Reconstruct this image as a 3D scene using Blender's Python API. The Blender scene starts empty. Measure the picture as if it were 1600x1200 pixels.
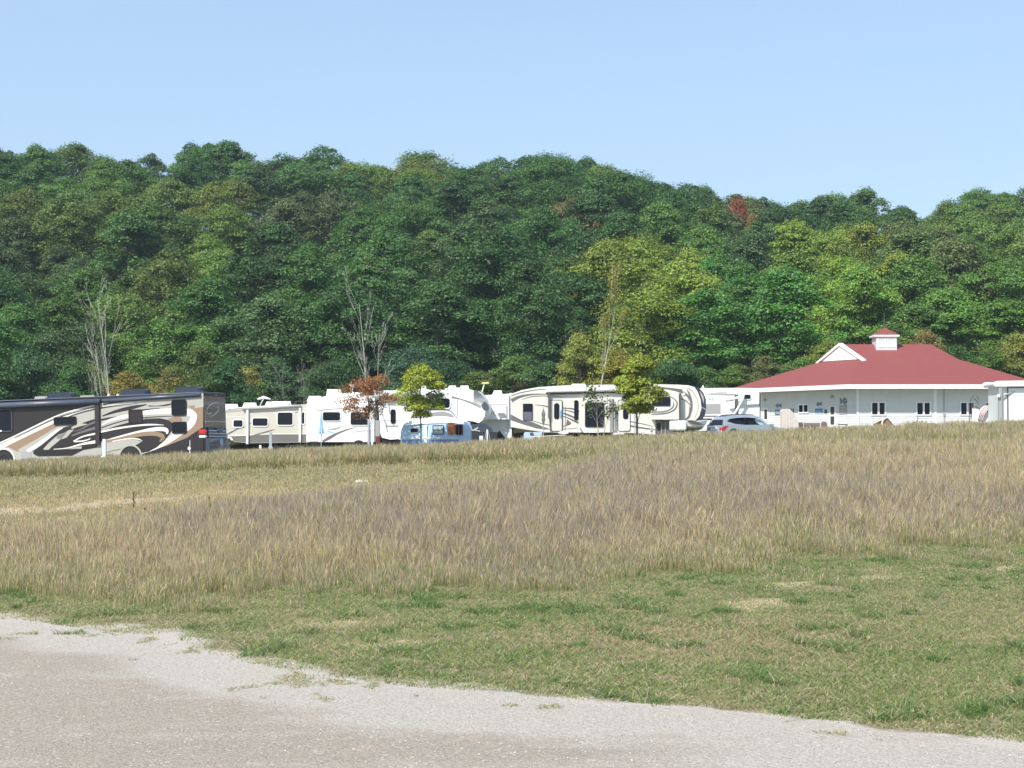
import bpy, math, random
import numpy as np
from mathutils import Vector, Matrix
random.seed(11)
rng = np.random.default_rng(7)
S = bpy.context.scene
COL = S.collection
F, HZ, CH = 3000.0, 690.0, 2.2
PIT = math.atan((HZ - 600) / F)
CP, SP = math.cos(PIT), math.sin(PIT)

# ------------------------------------------------ camera, sun, sky
cam = bpy.data.objects.new('camera', bpy.data.cameras.new('camera'))
COL.objects.link(cam)
cam.data.sensor_width = 36
cam.data.lens = 36 * F / 1600
cam.data.clip_end = 6000
cam.location = (0, 0, CH)
cam.rotation_euler = (math.pi / 2 + PIT, 0, 0)
S.camera = cam

SUN_EL, SUN_AZ = math.radians(47), math.radians(-34)     # az: behind the camera, to its left
sd = Vector((math.sin(SUN_AZ) * math.cos(SUN_EL), -math.cos(SUN_AZ) * math.cos(SUN_EL), math.sin(SUN_EL)))
sl = bpy.data.lights.new('sun', 'SUN')
sl.energy = 5.0
sl.angle = math.radians(0.53)
sl.color = (1.0, 0.95, 0.87)
so = bpy.data.objects.new('sun', sl)
COL.objects.link(so)
so.rotation_euler = (-sd).to_track_quat('-Z', 'Y').to_euler()
so.location = (-30, -30, 60)
W = bpy.data.worlds.new('World')
S.world = W
W.use_nodes = True
wn = W.node_tree
for n in list(wn.nodes):
    wn.nodes.remove(n)
sky = wn.nodes.new('ShaderNodeTexSky')
sky.sky_type = 'NISHITA'
sky.sun_disc = False
sky.sun_elevation = SUN_EL
sky.sun_rotation = math.atan2(sd.x, sd.y)
sky.altitude = 0
sky.air_density = 1.0
sky.dust_density = 1.0
sky.ozone_density = 2.0
bg = wn.nodes.new('ShaderNodeBackground')
bg.inputs[1].default_value = 0.15
wo = wn.nodes.new('ShaderNodeOutputWorld')
wn.links.new(sky.outputs[0], bg.inputs[0])
# thin high veil: soft uneven pale haze over the blue
tcw = wn.nodes.new('ShaderNodeTexCoord'); mpw = wn.nodes.new('ShaderNodeMapping'); mpw.inputs['Scale'].default_value = (1.2, 1.2, 5)
nw = wn.nodes.new('ShaderNodeTexNoise'); nw.inputs['Scale'].default_value = 2.2; nw.inputs['Detail'].default_value = 5
wn.links.new(tcw.outputs['Generated'], mpw.inputs[0]); wn.links.new(mpw.outputs[0], nw.inputs['Vector'])
mrw = wn.nodes.new('ShaderNodeMapRange')
for i_, q_ in enumerate((.3, .7, .38, .72)): mrw.inputs[i_ + 1].default_value = q_
wn.links.new(nw.outputs[0], mrw.inputs[0])
bg2 = wn.nodes.new('ShaderNodeBackground'); bg2.inputs[0].default_value = (.515, .715, .97, 1); bg2.inputs[1].default_value = .90
mxw = wn.nodes.new('ShaderNodeMixShader')
wn.links.new(mrw.outputs[0], mxw.inputs[0]); wn.links.new(bg.outputs[0], mxw.inputs[1]); wn.links.new(bg2.outputs[0], mxw.inputs[2])
wn.links.new(mxw.outputs[0], wo.inputs[0])
# distant air
def haze_box():
    me = bpy.data.meshes.new('haze')
    x, y0, y1, z0, z1 = 1000, -60, 1480, -60, 75
    v = [(a, b, c) for c in (z0, z1) for b in (y0, y1) for a in (-x, x)]
    me.from_pydata(v, [], [(0, 2, 3, 1), (4, 5, 7, 6), (0, 1, 5, 4), (2, 6, 7, 3), (0, 4, 6, 2), (1, 3, 7, 5)])
    m = bpy.data.materials.new('air'); m.use_nodes = True; nt = m.node_tree
    nt.nodes.remove(nt.nodes['Principled BSDF'])
    pv = nt.nodes.new('ShaderNodeVolumePrincipled'); pv.inputs['Color'].default_value = (.72, .86, 1, 1)
    pv.inputs['Density'].default_value = .00017; pv.inputs['Anisotropy'].default_value = .1
    nt.links.new(pv.outputs[0], nt.nodes['Material Output'].inputs['Volume'])
    me.materials.append(m)
    o = bpy.data.objects.new('haze', me); COL.objects.link(o); o['kind'] = 'stuff'; o['label'] = 'thin blue distant air in front of the wooded hill'; o['category'] = 'haze'
haze_box()
S.cycles.volume_bounces = 0
S.view_settings.view_transform = 'Standard'
S.view_settings.look = 'None'
S.view_settings.exposure = 0.2
S.view_settings.gamma = 1
S.cycles.max_bounces = 8
S.cycles.transparent_max_bounces = 8

# ------------------------------------------------ helpers
def ray(px, py):
    x, y = (px - 800) / F, (600 - py) / F
    return Vector((x, CP - y * SP, SP + y * CP))

def at(px, py, Y):
    d = ray(px, py)
    return Vector((0, 0, CH)) + d * (Y / d.y)

def proj(x, y, z):
    dz = z - CH
    dep = y * CP + dz * SP
    up = -y * SP + dz * CP
    return 800 + F * x / dep, 600 - F * up / dep

def smooth01(t):
    t = np.clip(t, 0, 1)
    return t * t * (3 - 2 * t)

def _hash(ix, iy, s):
    h = (ix.astype(np.int64) * 374761393 + iy.astype(np.int64) * 668265263 + s * 1442695041) & 0xFFFFFFFF
    h = ((h ^ (h >> 13)) * 1274126177) & 0xFFFFFFFF
    return ((h ^ (h >> 16)) & 0xFFFF) / 65535.0

def vnoise(x, y, s=0):
    x = np.asarray(x, float); y = np.asarray(y, float)
    ix, iy = np.floor(x), np.floor(y)
    fx, fy = x - ix, y - iy
    fx, fy = fx * fx * (3 - 2 * fx), fy * fy * (3 - 2 * fy)
    a, b = _hash(ix, iy, s), _hash(ix + 1, iy, s)
    c, d = _hash(ix, iy + 1, s), _hash(ix + 1, iy + 1, s)
    return (a * (1 - fx) + b * fx) * (1 - fy) + (c * (1 - fx) + d * fx) * fy

def fnoise(x, y, s=0, o=4):
    t, a, n = 0, 0.5, 0
    for k in range(o):
        t = t + a * vnoise(np.asarray(x) * 2 ** k, np.asarray(y) * 2 ** k, s + k * 17)
        n += a; a *= 0.55
    return t / n

# terrain
_Y = np.arange(-60, 2001, 0.5)
_c = np.interp(_Y, [0, 26, 32, 50, 70, 85, 110, 150, 176, 400], [0, 0, .12, .55, 1.08, 1.45, 1.68, 1.78, 2.6, 2.6])
_k = np.ones(13) / 13
_c = np.convolve(np.pad(_c, 6, mode='edge'), _k, 'valid')
_c[_Y < 23.5] = 0
_l = np.interp(_Y, [0, 26, 85, 150, 400], [0, 0, .0375, .038, .038])
_l = np.convolve(np.pad(_l, 6, mode='edge'), _k, 'valid')
_l[_Y < 23.5] = 0
RIDGE = [(-500, 250), (-100, 232), (0, 228), (60, 222), (130, 226), (170, 236), (240, 246), (290, 228), (340, 218), (390, 236), (430, 240), (500, 226), (530, 246),
         (560, 240), (625, 233), (690, 256), (730, 250), (780, 247), (860, 238), (905, 246), (940, 260), (1010, 266), (1060, 280), (1100, 286),
         (1150, 292), (1200, 302), (1260, 304), (1300, 296), (1345, 297), (1360, 314), (1420, 310), (1470, 322), (1500, 304), (1540, 293), (1600, 290), (1700, 284), (2100, 300)]
_rx, _ry = np.array([r[0] for r in RIDGE], float), np.array([r[1] for r in RIDGE], float)
YR = 322.0
def ridge_py(px):
    return np.interp(px, _rx, _ry)
_rs = np.convolve(np.pad(np.interp(np.arange(-500, 2101, 10), _rx, _ry), 12, mode='edge'), np.ones(25) / 25, 'valid')

def gz(x, y):
    x = np.asarray(x, float); y = np.asarray(y, float)
    xs = 70 * np.tanh(x / 70)
    z = np.interp(y, _Y, _c) + xs * np.interp(y, _Y, _l)
    px = 800 + F * x / np.maximum(y, 60)
    rp = np.interp(px, np.arange(-500, 2101, 10), _rs)
    zr = CH + (HZ - rp) / F * YR - 15.0
    t = np.clip((y - 176) / (YR - 176), 0, 1)
    t2 = t * t * (1.6 - 0.6 * t) * 0.45 + 0.55 * t
    t2 = np.where(t > 0, t2, 0)
    z = z + (zr - z) * t2
    z = z + np.clip((y - 182) / 40, 0, 1) * (fnoise(x / 22, y / 22, 5) - .5) * 3.0
    z = z - np.clip((y - 345) / 400, 0, 1) * 20
    return z + np.clip((y - 30) / 20, 0, 1) * np.clip((140 - y) / 10, 0, 1) * (fnoise(x / 5, y / 5, 3) - .5) * .18

def g(x, y):
    return float(gz(x, y))

# ------------------------------------------------ materials
def mat(name, col=(.5, .5, .5), rough=.6, metal=0, spec=.5, var=0.0, scale=3.0, bump=0.0, bscale=40.0, coat=0.0, trans=0.0):
    m = bpy.data.materials.new(name)
    m.use_nodes = True
    nt = m.node_tree
    b = nt.nodes['Principled BSDF']
    b.inputs['Base Color'].default_value = (*col, 1)
    b.inputs['Roughness'].default_value = rough
    b.inputs['Metallic'].default_value = metal
    b.inputs['Specular IOR Level'].default_value = spec
    b.inputs['Coat Weight'].default_value = coat
    tc = nt.nodes.new('ShaderNodeTexCoord')
    if var > 0:
        no = nt.nodes.new('ShaderNodeTexNoise')
        no.inputs['Scale'].default_value = scale
        no.inputs['Detail'].default_value = 5
        nt.links.new(tc.outputs['Object'], no.inputs['Vector'])
        mr = nt.nodes.new('ShaderNodeMapRange')
        mr.inputs[1].default_value = .3; mr.inputs[2].default_value = .7
        mr.inputs[3].default_value = 1 - var; mr.inputs[4].default_value = 1 + var
        nt.links.new(no.outputs[0], mr.inputs[0])
        vm = nt.nodes.new('ShaderNodeVectorMath'); vm.operation = 'SCALE'
        vm.inputs[0].default_value = col
        nt.links.new(mr.outputs[0], vm.inputs['Scale'])
        nt.links.new(vm.outputs[0], b.inputs['Base Color'])
    if bump > 0:
        n2 = nt.nodes.new('ShaderNodeTexNoise')
        n2.inputs['Scale'].default_value = bscale
        nt.links.new(tc.outputs['Object'], n2.inputs['Vector'])
        bp = nt.nodes.new('ShaderNodeBump')
        bp.inputs['Strength'].default_value = bump
        nt.links.new(n2.outputs[0], bp.inputs['Height'])
        nt.links.new(bp.outputs[0], b.inputs['Normal'])
    return m

class NT:
    """tiny node-tree writer"""
    def __init__(s, name):
        s.m = bpy.data.materials.new(name); s.m.use_nodes = True
        s.t = s.m.node_tree; s.b = s.t.nodes['Principled BSDF']; s.out = s.t.nodes['Material Output']
    def n(s, typ, **kw):
        n = s.t.nodes.new('ShaderNode' + typ)
        for k, v in kw.items():
            setattr(n, k, v)
        return n
    def l(s, a, b):
        s.t.links.new(a, b)
    def noise(s, vec, scale, detail=4, rough=.55):
        n = s.n('TexNoise'); n.inputs['Scale'].default_value = scale
        n.inputs['Detail'].default_value = detail; n.inputs['Roughness'].default_value = rough
        s.l(vec, n.inputs['Vector']); return n.outputs[0]
    def mr(s, v, a, b, c=0, d=1):
        n = s.n('MapRange'); s.l(v, n.inputs[0])
        for i, q in enumerate((a, b, c, d)):
            n.inputs[i + 1].default_value = q
        return n.outputs[0]
    def mix(s, f, a, b):
        n = s.n('Mix', data_type='RGBA')
        if isinstance(f, (int, float)): n.inputs[0].default_value = f
        else: s.l(f, n.inputs[0])
        for i, q in ((6, a), (7, b)):
            if isinstance(q, tuple): n.inputs[i].default_value = (*q, 1)
            else: s.l(q, n.inputs[i])
        return n.outputs[2]
    def math(s, op, a, b=0.0):
        n = s.n('Math', operation=op)
        for i, q in enumerate((a, b)):
            if isinstance(q, (int, float)): n.inputs[i].default_value = q
            else: s.l(q, n.inputs[i])
        return n.outputs[0]
    def scale(s, c, f):
        n = s.n('VectorMath', operation='SCALE'); s.l(c, n.inputs[0]); s.l(f, n.inputs['Scale']); return n.outputs[0]
    def bump(s, h, st, dist=.02):
        n = s.n('Bump'); n.inputs['Strength'].default_value = st; n.inputs['Distance'].default_value = dist
        s.l(h, n.inputs['Height']); s.l(n.outputs[0], s.b.inputs['Normal'])

# ------------------------------------------------ object helpers
def tag(o, label=None, cat=None, group=None, kind=None):
    if label: o['label'] = label
    if cat: o['category'] = cat
    if group: o['group'] = group
    if kind: o['kind'] = kind
    return o

def empty(name, loc=(0, 0, 0), label=None, cat=None, group=None, M=None):
    o = bpy.data.objects.new(name, None)
    COL.objects.link(o)
    o.empty_display_size = .3
    if M is not None: o.matrix_world = M
    else: o.location = loc
    return tag(o, label, cat, group)

def catmull(pts, n=6):
    pts = [Vector(p) for p in pts]
    if len(pts) < 3: return pts
    P = [pts[0] * 2 - pts[1]] + pts + [pts[-1] * 2 - pts[-2]]
    out = []
    for i in range(1, len(P) - 2):
        for k in range(n):
            t = k / n
            out.append(.5 * ((2 * P[i]) + (P[i + 1] - P[i - 1]) * t + (2 * P[i - 1] - 5 * P[i] + 4 * P[i + 1] - P[i + 2]) * t * t
                             + (3 * P[i] - P[i - 1] - 3 * P[i + 1] + P[i + 2]) * t ** 3))
    out.append(pts[-1])
    return out

def rrect(x0, x1, z0, z1, r, n=4):
    r = min(r, (x1 - x0) / 2.01, (z1 - z0) / 2.01)
    out = []
    for cx, cz, a in ((x1 - r, z1 - r, 0), (x0 + r, z1 - r, 90), (x0 + r, z0 + r, 180), (x1 - r, z0 + r, 270)):
        for k in range(n + 1):
            t = math.radians(a + 90 * k / n)
            out.append((cx + r * math.cos(t), cz + r * math.sin(t)))
    return out

class MB:
    def __init__(s):
        s.v, s.f, s.mi, s.ms = [], [], [], []
    def add(s, vs, fs, m):
        if m not in s.ms: s.ms.append(m)
        i, b = s.ms.index(m), len(s.v)
        s.v += [tuple(v) for v in vs]
        s.f += [tuple(k + b for k in f) for f in fs]
        s.mi += [i] * len(fs)
        return s
    def box(s, x0, x1, y0, y1, z0, z1, m):
        vs = [(x, y, z) for z in (z0, z1) for y in (y0, y1) for x in (x0, x1)]
        return s.add(vs, [(0, 2, 3, 1), (4, 5, 7, 6), (0, 1, 5, 4), (2, 6, 7, 3), (0, 4, 6, 2), (1, 3, 7, 5)], m)
    def prism(s, pts, y0, y1, m, inset=None):
        n = len(pts)
        ins = inset or (lambda z: 0)
        vs = [(p[0], y0 + ins(p[1]), p[1]) for p in pts] + [(p[0], y1 - ins(p[1]), p[1]) for p in pts]
        fs = [tuple(range(n)), tuple(range(2 * n - 1, n - 1, -1))] + [(i, (i + 1) % n, n + (i + 1) % n, n + i) for i in range(n)]
        return s.add(vs, fs, m)
    def poly(s, pts, y, m, x=None):
        if x is None: vs = [(p[0], y, p[1]) for p in pts]
        else: vs = [(x, p[0], p[1]) for p in pts]
        return s.add(vs, [tuple(range(len(pts)))], m)
    def stroke(s, pts, ws, y, m, x=None, n=6):
        """flat painted band: centre line and widths"""
        c = catmull([(p[0], p[1], w) for p, w in zip(pts, ws)], n)
        vs = []
        for i, p in enumerate(c):
            q = c[min(i + 1, len(c) - 1)] - c[max(i - 1, 0)]
            q = Vector((q.x, q.y)).normalized()
            nn = Vector((-q.y, q.x)) * max(p.z, 0.002) / 2
            for sg in (1, -1):
                a, b = p.x + sg * nn.x, p.y + sg * nn.y
                vs.append((a, y, b) if x is None else (x, a, b))
        return s.add(vs, [(2 * i, 2 * i + 1, 2 * i + 3, 2 * i + 2) for i in range(len(c) - 1)], m)
    def ring(s, po, pi_, y0, y1, m):
        n = len(po)
        vs = [(p[0], y0, p[1]) for p in po] + [(p[0], y0, p[1]) for p in pi_] + [(p[0], y1, p[1]) for p in po] + [(p[0], y1, p[1]) for p in pi_]
        fs = []
        for i in range(n):
            j = (i + 1) % n
            fs += [(i, j, n + j, n + i), (2 * n + i, 3 * n + i, 3 * n + j, 2 * n + j), (i, 2 * n + i, 2 * n + j, j), (n + i, n + j, 3 * n + j, 3 * n + i)]
        return s.add(vs, fs, m)
    def cyl(s, c, r, h, axis, m, n=20, r2=None):
        """capped cylinder from c along axis"""
        c = Vector(c); a = Vector(axis).normalized()
        u = a.orthogonal().normalized(); w = a.cross(u)
        r2 = r if r2 is None else r2
        vs = []
        for rr, o in ((r, c), (r2, c + a * h)):
            for k in range(n):
                t = 2 * math.pi * k / n
                vs.append(o + (u * math.cos(t) + w * math.sin(t)) * rr)
        fs = [tuple(range(n - 1, -1, -1)), tuple(range(n, 2 * n))] + [(i, (i + 1) % n, n + (i + 1) % n, n + i) for i in range(n)]
        return s.add(vs, fs, m)
    def tube(s, pts, rs, m, n=8):
        pts = [Vector(p) for p in pts]
        if isinstance(rs, (int, float)): rs = [rs] * len(pts)
        vs, u = [], None
        for i, p in enumerate(pts):
            d = (pts[min(i + 1, len(pts) - 1)] - pts[max(i - 1, 0)]).normalized()
            if u is None: u = d.orthogonal().normalized()
            u = (u - d * u.dot(d)).normalized(); w = d.cross(u)
            for k in range(n):
                t = 2 * math.pi * k / n
                vs.append(p + (u * math.cos(t) + w * math.sin(t)) * rs[i])
        fs = [(i * n + k, i * n + (k + 1) % n, (i + 1) * n + (k + 1) % n, (i + 1) * n + k) for i in range(len(pts) - 1) for k in range(n)]
        fs += [tuple(range(n - 1, -1, -1)), tuple(range((len(pts) - 1) * n, len(pts) * n))]
        return s.add(vs, fs, m)
    def dome(s, c, rx, ry, rz, m, nu=16, nv=6, z0=0.0):
        vs = []
        for j in range(nv + 1):
            ph = (math.pi / 2) * j / nv
            for i in range(nu):
                t = 2 * math.pi * i / nu
                vs.append((c[0] + rx * math.cos(ph) * math.cos(t), c[1] + ry * math.cos(ph) * math.sin(t), c[2] + rz * math.sin(ph)))
        fs = [(j * nu + i, j * nu + (i + 1) % nu, (j + 1) * nu + (i + 1) % nu, (j + 1) * nu + i) for j in range(nv) for i in range(nu)]
        fs.append(tuple(range(nu - 1, -1, -1)))
        return s.add(vs, fs, m)
    def build(s, name, parent=None, bevel=0, smooth=False, M=None, seg=2):
        me = bpy.data.meshes.new(name)
        vs = s.v if M is None else [tuple(M @ Vector(v)) for v in s.v]
        me.from_pydata(vs, [], s.f)
        for m in s.ms: me.materials.append(m)
        me.polygons.foreach_set('material_index', s.mi)
        if smooth: me.polygons.foreach_set('use_smooth', [True] * len(s.f))
        me.update()
        o = bpy.data.objects.new(name, me)
        COL.objects.link(o)
        if parent: o.parent = parent
        if bevel:
            b = o.modifiers.new('bevel', 'BEVEL')
            b.width = bevel; b.segments = seg; b.limit_method = 'ANGLE'; b.angle_limit = math.radians(35)
            o.modifiers.new('wn', 'WEIGHTED_NORMAL')
            me.polygons.foreach_set('use_smooth', [True] * len(s.f))
        return o
# ------------------------------------------------ ground materials
def ground_mat():
    t = NT('ground')
    geo = t.n('NewGeometry'); pos = geo.outputs['Position']
    a = t.n('Attribute', attribute_name='zone'); sep = t.n('SeparateColor'); t.l(a.outputs['Color'], sep.inputs[0])
    n1 = t.noise(pos, .9, 6); n2 = t.noise(pos, 6, 5); n3 = t.noise(pos, 45, 4); n4 = t.noise(pos, .15, 3)
    soil = t.mix(t.mr(n2, .3, .7), (.20, .155, .10), (.33, .27, .19))
    gravel = t.mix(t.mr(n3, .35, .65), (.36, .31, .26), (.60, .55, .49))
    green = t.mix(t.mr(n2, .3, .7), (.075, .11, .035), (.16, .17, .065))
    litter = t.mix(t.mr(n2, .3, .7), (.03, .035, .015), (.07, .07, .03))
    camp = t.mix(t.mr(n1, .42, .58), (.10, .14, .05), (.36, .33, .28))
    sand = t.mix(t.mr(n3, .3, .7), (.42, .33, .22), (.58, .48, .35))
    c = t.mix(t.mr(n1, .44, .56), soil, green)
    e = t.math('ADD', sep.outputs[0], t.mr(n1, .3, .7, -.35, .35))
    c = t.mix(t.mr(e, .35, .65), c, gravel)          # R gravel near the lot
    e = t.math('ADD', sep.outputs[1], t.mr(n1, .3, .7, -.4, .4))
    c = t.mix(t.mr(e, .4, .6), c, sand)              # G bare sand
    c = t.mix(t.mr(sep.outputs[2], .25, .35), c, camp)   # B camp (.5) and hill (1)
    c = t.mix(t.mr(sep.outputs[2], .65, .85), c, litter)
    t.l(c, t.b.inputs['Base Color'])
    t.b.inputs['Roughness'].default_value = .95
    t.b.inputs['Specular IOR Level'].default_value = .1
    t.bump(n3, .7, .03)
    return t.m

def lot_mat():
    t = NT('gravel')
    pos = t.n('NewGeometry').outputs['Position']
    mp = t.n('Mapping'); mp.inputs['Scale'].default_value = (.10, .55, 1); mp.inputs['Rotation'].default_value = (0, 0, .17); t.l(pos, mp.inputs[0])
    band = t.noise(mp.outputs[0], 1.3, 4, .5)
    n2 = t.noise(pos, 2.2, 6, .6); n3 = t.noise(pos, 60, 5, .7); n5 = t.noise(pos, 14, 4, .6)
    v = t.n('TexVoronoi'); v.inputs['Scale'].default_value = 55; t.l(pos, v.inputs['Vector'])
    v2 = t.n('TexVoronoi'); v2.inputs['Scale'].default_value = 20; t.l(pos, v2.inputs['Vector'])
    pale = t.mix(t.mr(n3, .3, .7), (.41, .365, .31), (.58, .53, .465))
    brown = t.mix(t.mr(n3, .3, .7), (.31, .265, .215), (.455, .40, .33))
    a = t.n('Attribute', attribute_name='wear')
    e = t.math('ADD', a.outputs['Fac'], t.mr(band, .3, .7, -.35, .35))
    e = t.math('ADD', e, t.mr(n2, .3, .7, -.22, .22))
    c = t.mix(t.mr(e, .25, .8), pale, brown)
    c = t.mix(t.mr(n2, .56, .72, 0, .5), c, (.50, .40, .31))
    vs = t.n('SeparateColor'); t.l(v.outputs['Color'], vs.inputs[0])
    k = t.mr(vs.outputs[0], 0, 1, .80, 1.18)
    c = t.scale(c, k)
    vs2 = t.n('SeparateColor'); t.l(v2.outputs['Color'], vs2.inputs[0])
    c = t.mix(t.math('MULTIPLY', t.mr(vs2.outputs[1], .93, .95), t.mr(v2.outputs['Distance'], .42, .3)), c, (.55, .51, .45))
    t.l(c, t.b.inputs['Base Color'])
    t.b.inputs['Roughness'].default_value = .92
    t.b.inputs['Specular IOR Level'].default_value = .15
    h = t.math('ADD', t.math('MULTIPLY', v.outputs['Distance'], -.6), t.math('ADD', n3, t.math('MULTIPLY', n5, 1.5)))
    t.bump(h, .8, .02)
    return t.m

M_GROUND, M_LOT = ground_mat(), lot_mat()
# gravel edge and meadow edge as curves on the ground (traced, then read back as ground positions)
def unproj0(px, py, z=0.0):
    Y = (CH - z) / ((py - HZ) / F)
    return (px - 800) / F * Y, Y
GE = [unproj0(*p) for p in [(-400, 925), (-150, 950), (0, 967), (60, 972), (130, 985), (220, 992), (290, 1012), (350, 1030), (430, 1045), (520, 1063), (600, 1070), (700, 1078),
                            (800, 1086), (870, 1092), (1000, 1100), (1080, 1106), (1200, 1118), (1300, 1128), (1400, 1141), (1500, 1150), (1600, 1162), (1800, 1185)]]
GE = sorted([(-60, 44), (-25, 34)] + GE + [(9, 9), (14, 4), (25, -10)])
gex, gey = np.array([p[0] for p in GE]), np.array([p[1] for p in GE])
def lot_edge(x):
    return np.interp(x, gex, gey)
ME = [unproj0(p[0], p[1], p[2]) for p in [(-400, 925, 0), (-200, 938, 0), (0, 950, 0), (200, 956, 0), (400, 950, 0), (560, 942, 0), (700, 936, 0), (830, 932, 0), (1000, 917, .02), (1150, 905, .04),
                                          (1300, 892, .06), (1450, 880, .1), (1600, 866, .15), (1800, 850, .2), (2100, 835, .3)]]
ME = sorted(ME)
mex, mey = np.array([p[0] for p in ME]), np.array([p[1] for p in ME])
def meadow_edge(x):
    return np.interp(x, mex, mey)

def grid_mesh(name, xs, ys, zf, m, attr=None, parent=None):
    X, Y = np.meshgrid(xs, ys)
    Z = zf(X, Y)
    v = np.stack([X, Y, Z], -1).reshape(-1, 3)
    nx, ny = len(xs), len(ys)
    i = (np.arange(ny - 1)[:, None] * nx + np.arange(nx - 1)[None]).ravel()
    f = np.stack([i, i + 1, i + nx + 1, i + nx], -1)
    me = mesh_np(name, v, f, m)
    if attr:
        for nm, vals in attr(X.ravel(), Y.ravel()).items():
            if vals.ndim == 1:
                at_ = me.attributes.new(nm, 'FLOAT', 'POINT'); at_.data.foreach_set('value', vals.astype(np.float32))
            else:
                at_ = me.attributes.new(nm, 'FLOAT_COLOR', 'POINT'); at_.data.foreach_set('color', vals.astype(np.float32).ravel())
    o = bpy.data.objects.new(name, me); COL.objects.link(o)
    return o

def mesh_np(name, v, f, m, smooth=True):
    me = bpy.data.meshes.new(name)
    k = f.shape[1]
    me.vertices.add(len(v)); me.vertices.foreach_set('co', np.ascontiguousarray(v, np.float32).ravel())
    me.loops.add(f.size); me.loops.foreach_set('vertex_index', np.ascontiguousarray(f, np.int32).ravel())
    me.polygons.add(len(f)); me.polygons.foreach_set('loop_start', np.arange(0, f.size, k, dtype=np.int32))
    me.polygons.foreach_set('use_smooth', np.full(len(f), smooth))
    me.update(calc_edges=True)
    me.materials.append(m)
    return me

xs = np.concatenate([-np.geomspace(980, 62, 12), np.arange(-60, -16, 2.0), np.arange(-16, 16, .5), np.arange(16, 61, 2.0), np.geomspace(62, 980, 12)])
ys = np.concatenate([[-40, -20, -8, 0, 5], np.arange(8, 46, .5), np.arange(46, 110, 1.5), np.arange(110, 360, 4.0), np.geomspace(362, 1460, 12)])
def zone_attr(X, Y):
    e = Y - lot_edge(X)
    px = 800 + F * X / np.maximum(Y, 1)
    R = np.clip(1 - e / np.interp(px, [0, 300, 560, 800, 1600], [1.3, 2.2, 1.2, .5, .4]), 0, 1)
    py = HZ + (CH - gz(X, Y)) / np.maximum(Y, 1) * F
    G = np.clip(1 - np.abs(py - np.interp(px, [0, 150, 350, 700, 950], [800, 790, 772, 770, 765])) / 22, 0, 1) * np.interp(px, [0, 250, 500, 900, 1000], [.75, .75, .5, .4, 0])
    for cx, cy, rx, ry in ((1180, 942, 60, 10), (1245, 913, 40, 6), (1150, 950, 30, 5), (560, 1005, 60, 8), (1370, 900, 40, 6), (1570, 888, 40, 5), (520, 975, 80, 7), (640, 1000, 40, 6)):
        G = np.maximum(G, np.clip(1.3 - ((px - cx) / rx) ** 2 - ((py - cy) / ry) ** 2, 0, .8))
    B = np.where(Y > 168, 1.0, np.where(Y > 94, .5, 0))
    return {'zone': np.stack([R, G, B, np.ones_like(R)], -1)}
ground = tag(grid_mesh('ground', xs, ys, gz, M_GROUND, zone_attr), kind='structure')

# gravel lot: its own sheet, 4 mm above the ground, with a ragged edge
gx = np.arange(-26, 16, .07)
edge = lot_edge(gx) + (fnoise(gx * 1.1, gx * 0, 31) - .5) * 1.1 + (fnoise(gx * 5, gx * 0, 77) - .5) * .5
ty = np.linspace(0, 1, 60)
V = np.stack([np.broadcast_to(gx[None], (60, len(gx))), -12 + ty[:, None] * (np.minimum(edge, 23.4)[None] + 12), np.full((60, len(gx)), .004)], -1)
i = (np.arange(59)[:, None] * len(gx) + np.arange(len(gx) - 1)[None]).ravel()
me = mesh_np('gravel_lot', V.reshape(-1, 3), np.stack([i, i + 1, i + len(gx) + 1, i + len(gx)], -1), M_LOT)
vx, vy = V[..., 0].ravel(), V[..., 1].ravel()
e = lot_edge(vx) - vy
wear = np.clip((e - 1.0 - .25 * (vx + 8).clip(-8, 30) * .3) / 1.4, 0, 1) * np.interp(vx, [-6, 1, 5], [1, .7, .25])
at_ = me.attributes.new('wear', 'FLOAT', 'POINT'); at_.data.foreach_set('value', wear.astype(np.float32))
o = bpy.data.objects.new('gravel_lot', me); COL.objects.link(o); tag(o, kind='structure')

# loose stones
def stones(n):
    Y = 11.5 + (25 - 11.5) * rng.random(n) ** 1.6
    X = (rng.random(n) * 2 - 1) * (.275 * Y + .4)
    k = (Y < lot_edge(X) + .4)
    X, Y = X[k], Y[k]; n = len(X)
    r = .003 + .012 * rng.random(n) ** 4
    base = np.array([(1, 0, 0), (0, 1, 0), (-1, 0, 0), (0, -1, 0), (.2, .1, .75), (0, 0, -.4)])
    fa = np.array([(0, 1, 4), (1, 2, 4), (2, 3, 4), (3, 0, 4), (1, 0, 5), (2, 1, 5), (3, 2, 5), (0, 3, 5)])
    a = rng.random(n) * 6.28
    P = base[None] * (1 + .5 * (rng.random((n, 6, 3)) - .5))
    x = P[..., 0] * np.cos(a)[:, None] - P[..., 1] * np.sin(a)[:, None]
    y = P[..., 0] * np.sin(a)[:, None] + P[..., 1] * np.cos(a)[:, None]
    v = np.stack([X[:, None] + x * r[:, None], Y[:, None] + y * r[:, None], .006 + gz(X, Y)[:, None] + P[..., 2] * r[:, None]], -1)
    f = (np.arange(n)[:, None, None] * 6 + fa[None]).reshape(-1, 3)
    m = mat('stone', (.42, .38, .33), .95, var=.25, scale=9)
    me = mesh_np('gravel_stones', v.reshape(-1, 3), f, m, False)
    o = bpy.data.objects.new('gravel_stones', me); COL.objects.link(o)
    return tag(o, 'loose pale grey pebbles scattered over the gravel lot', 'pebbles', kind='stuff')
stones(17000)

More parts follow.
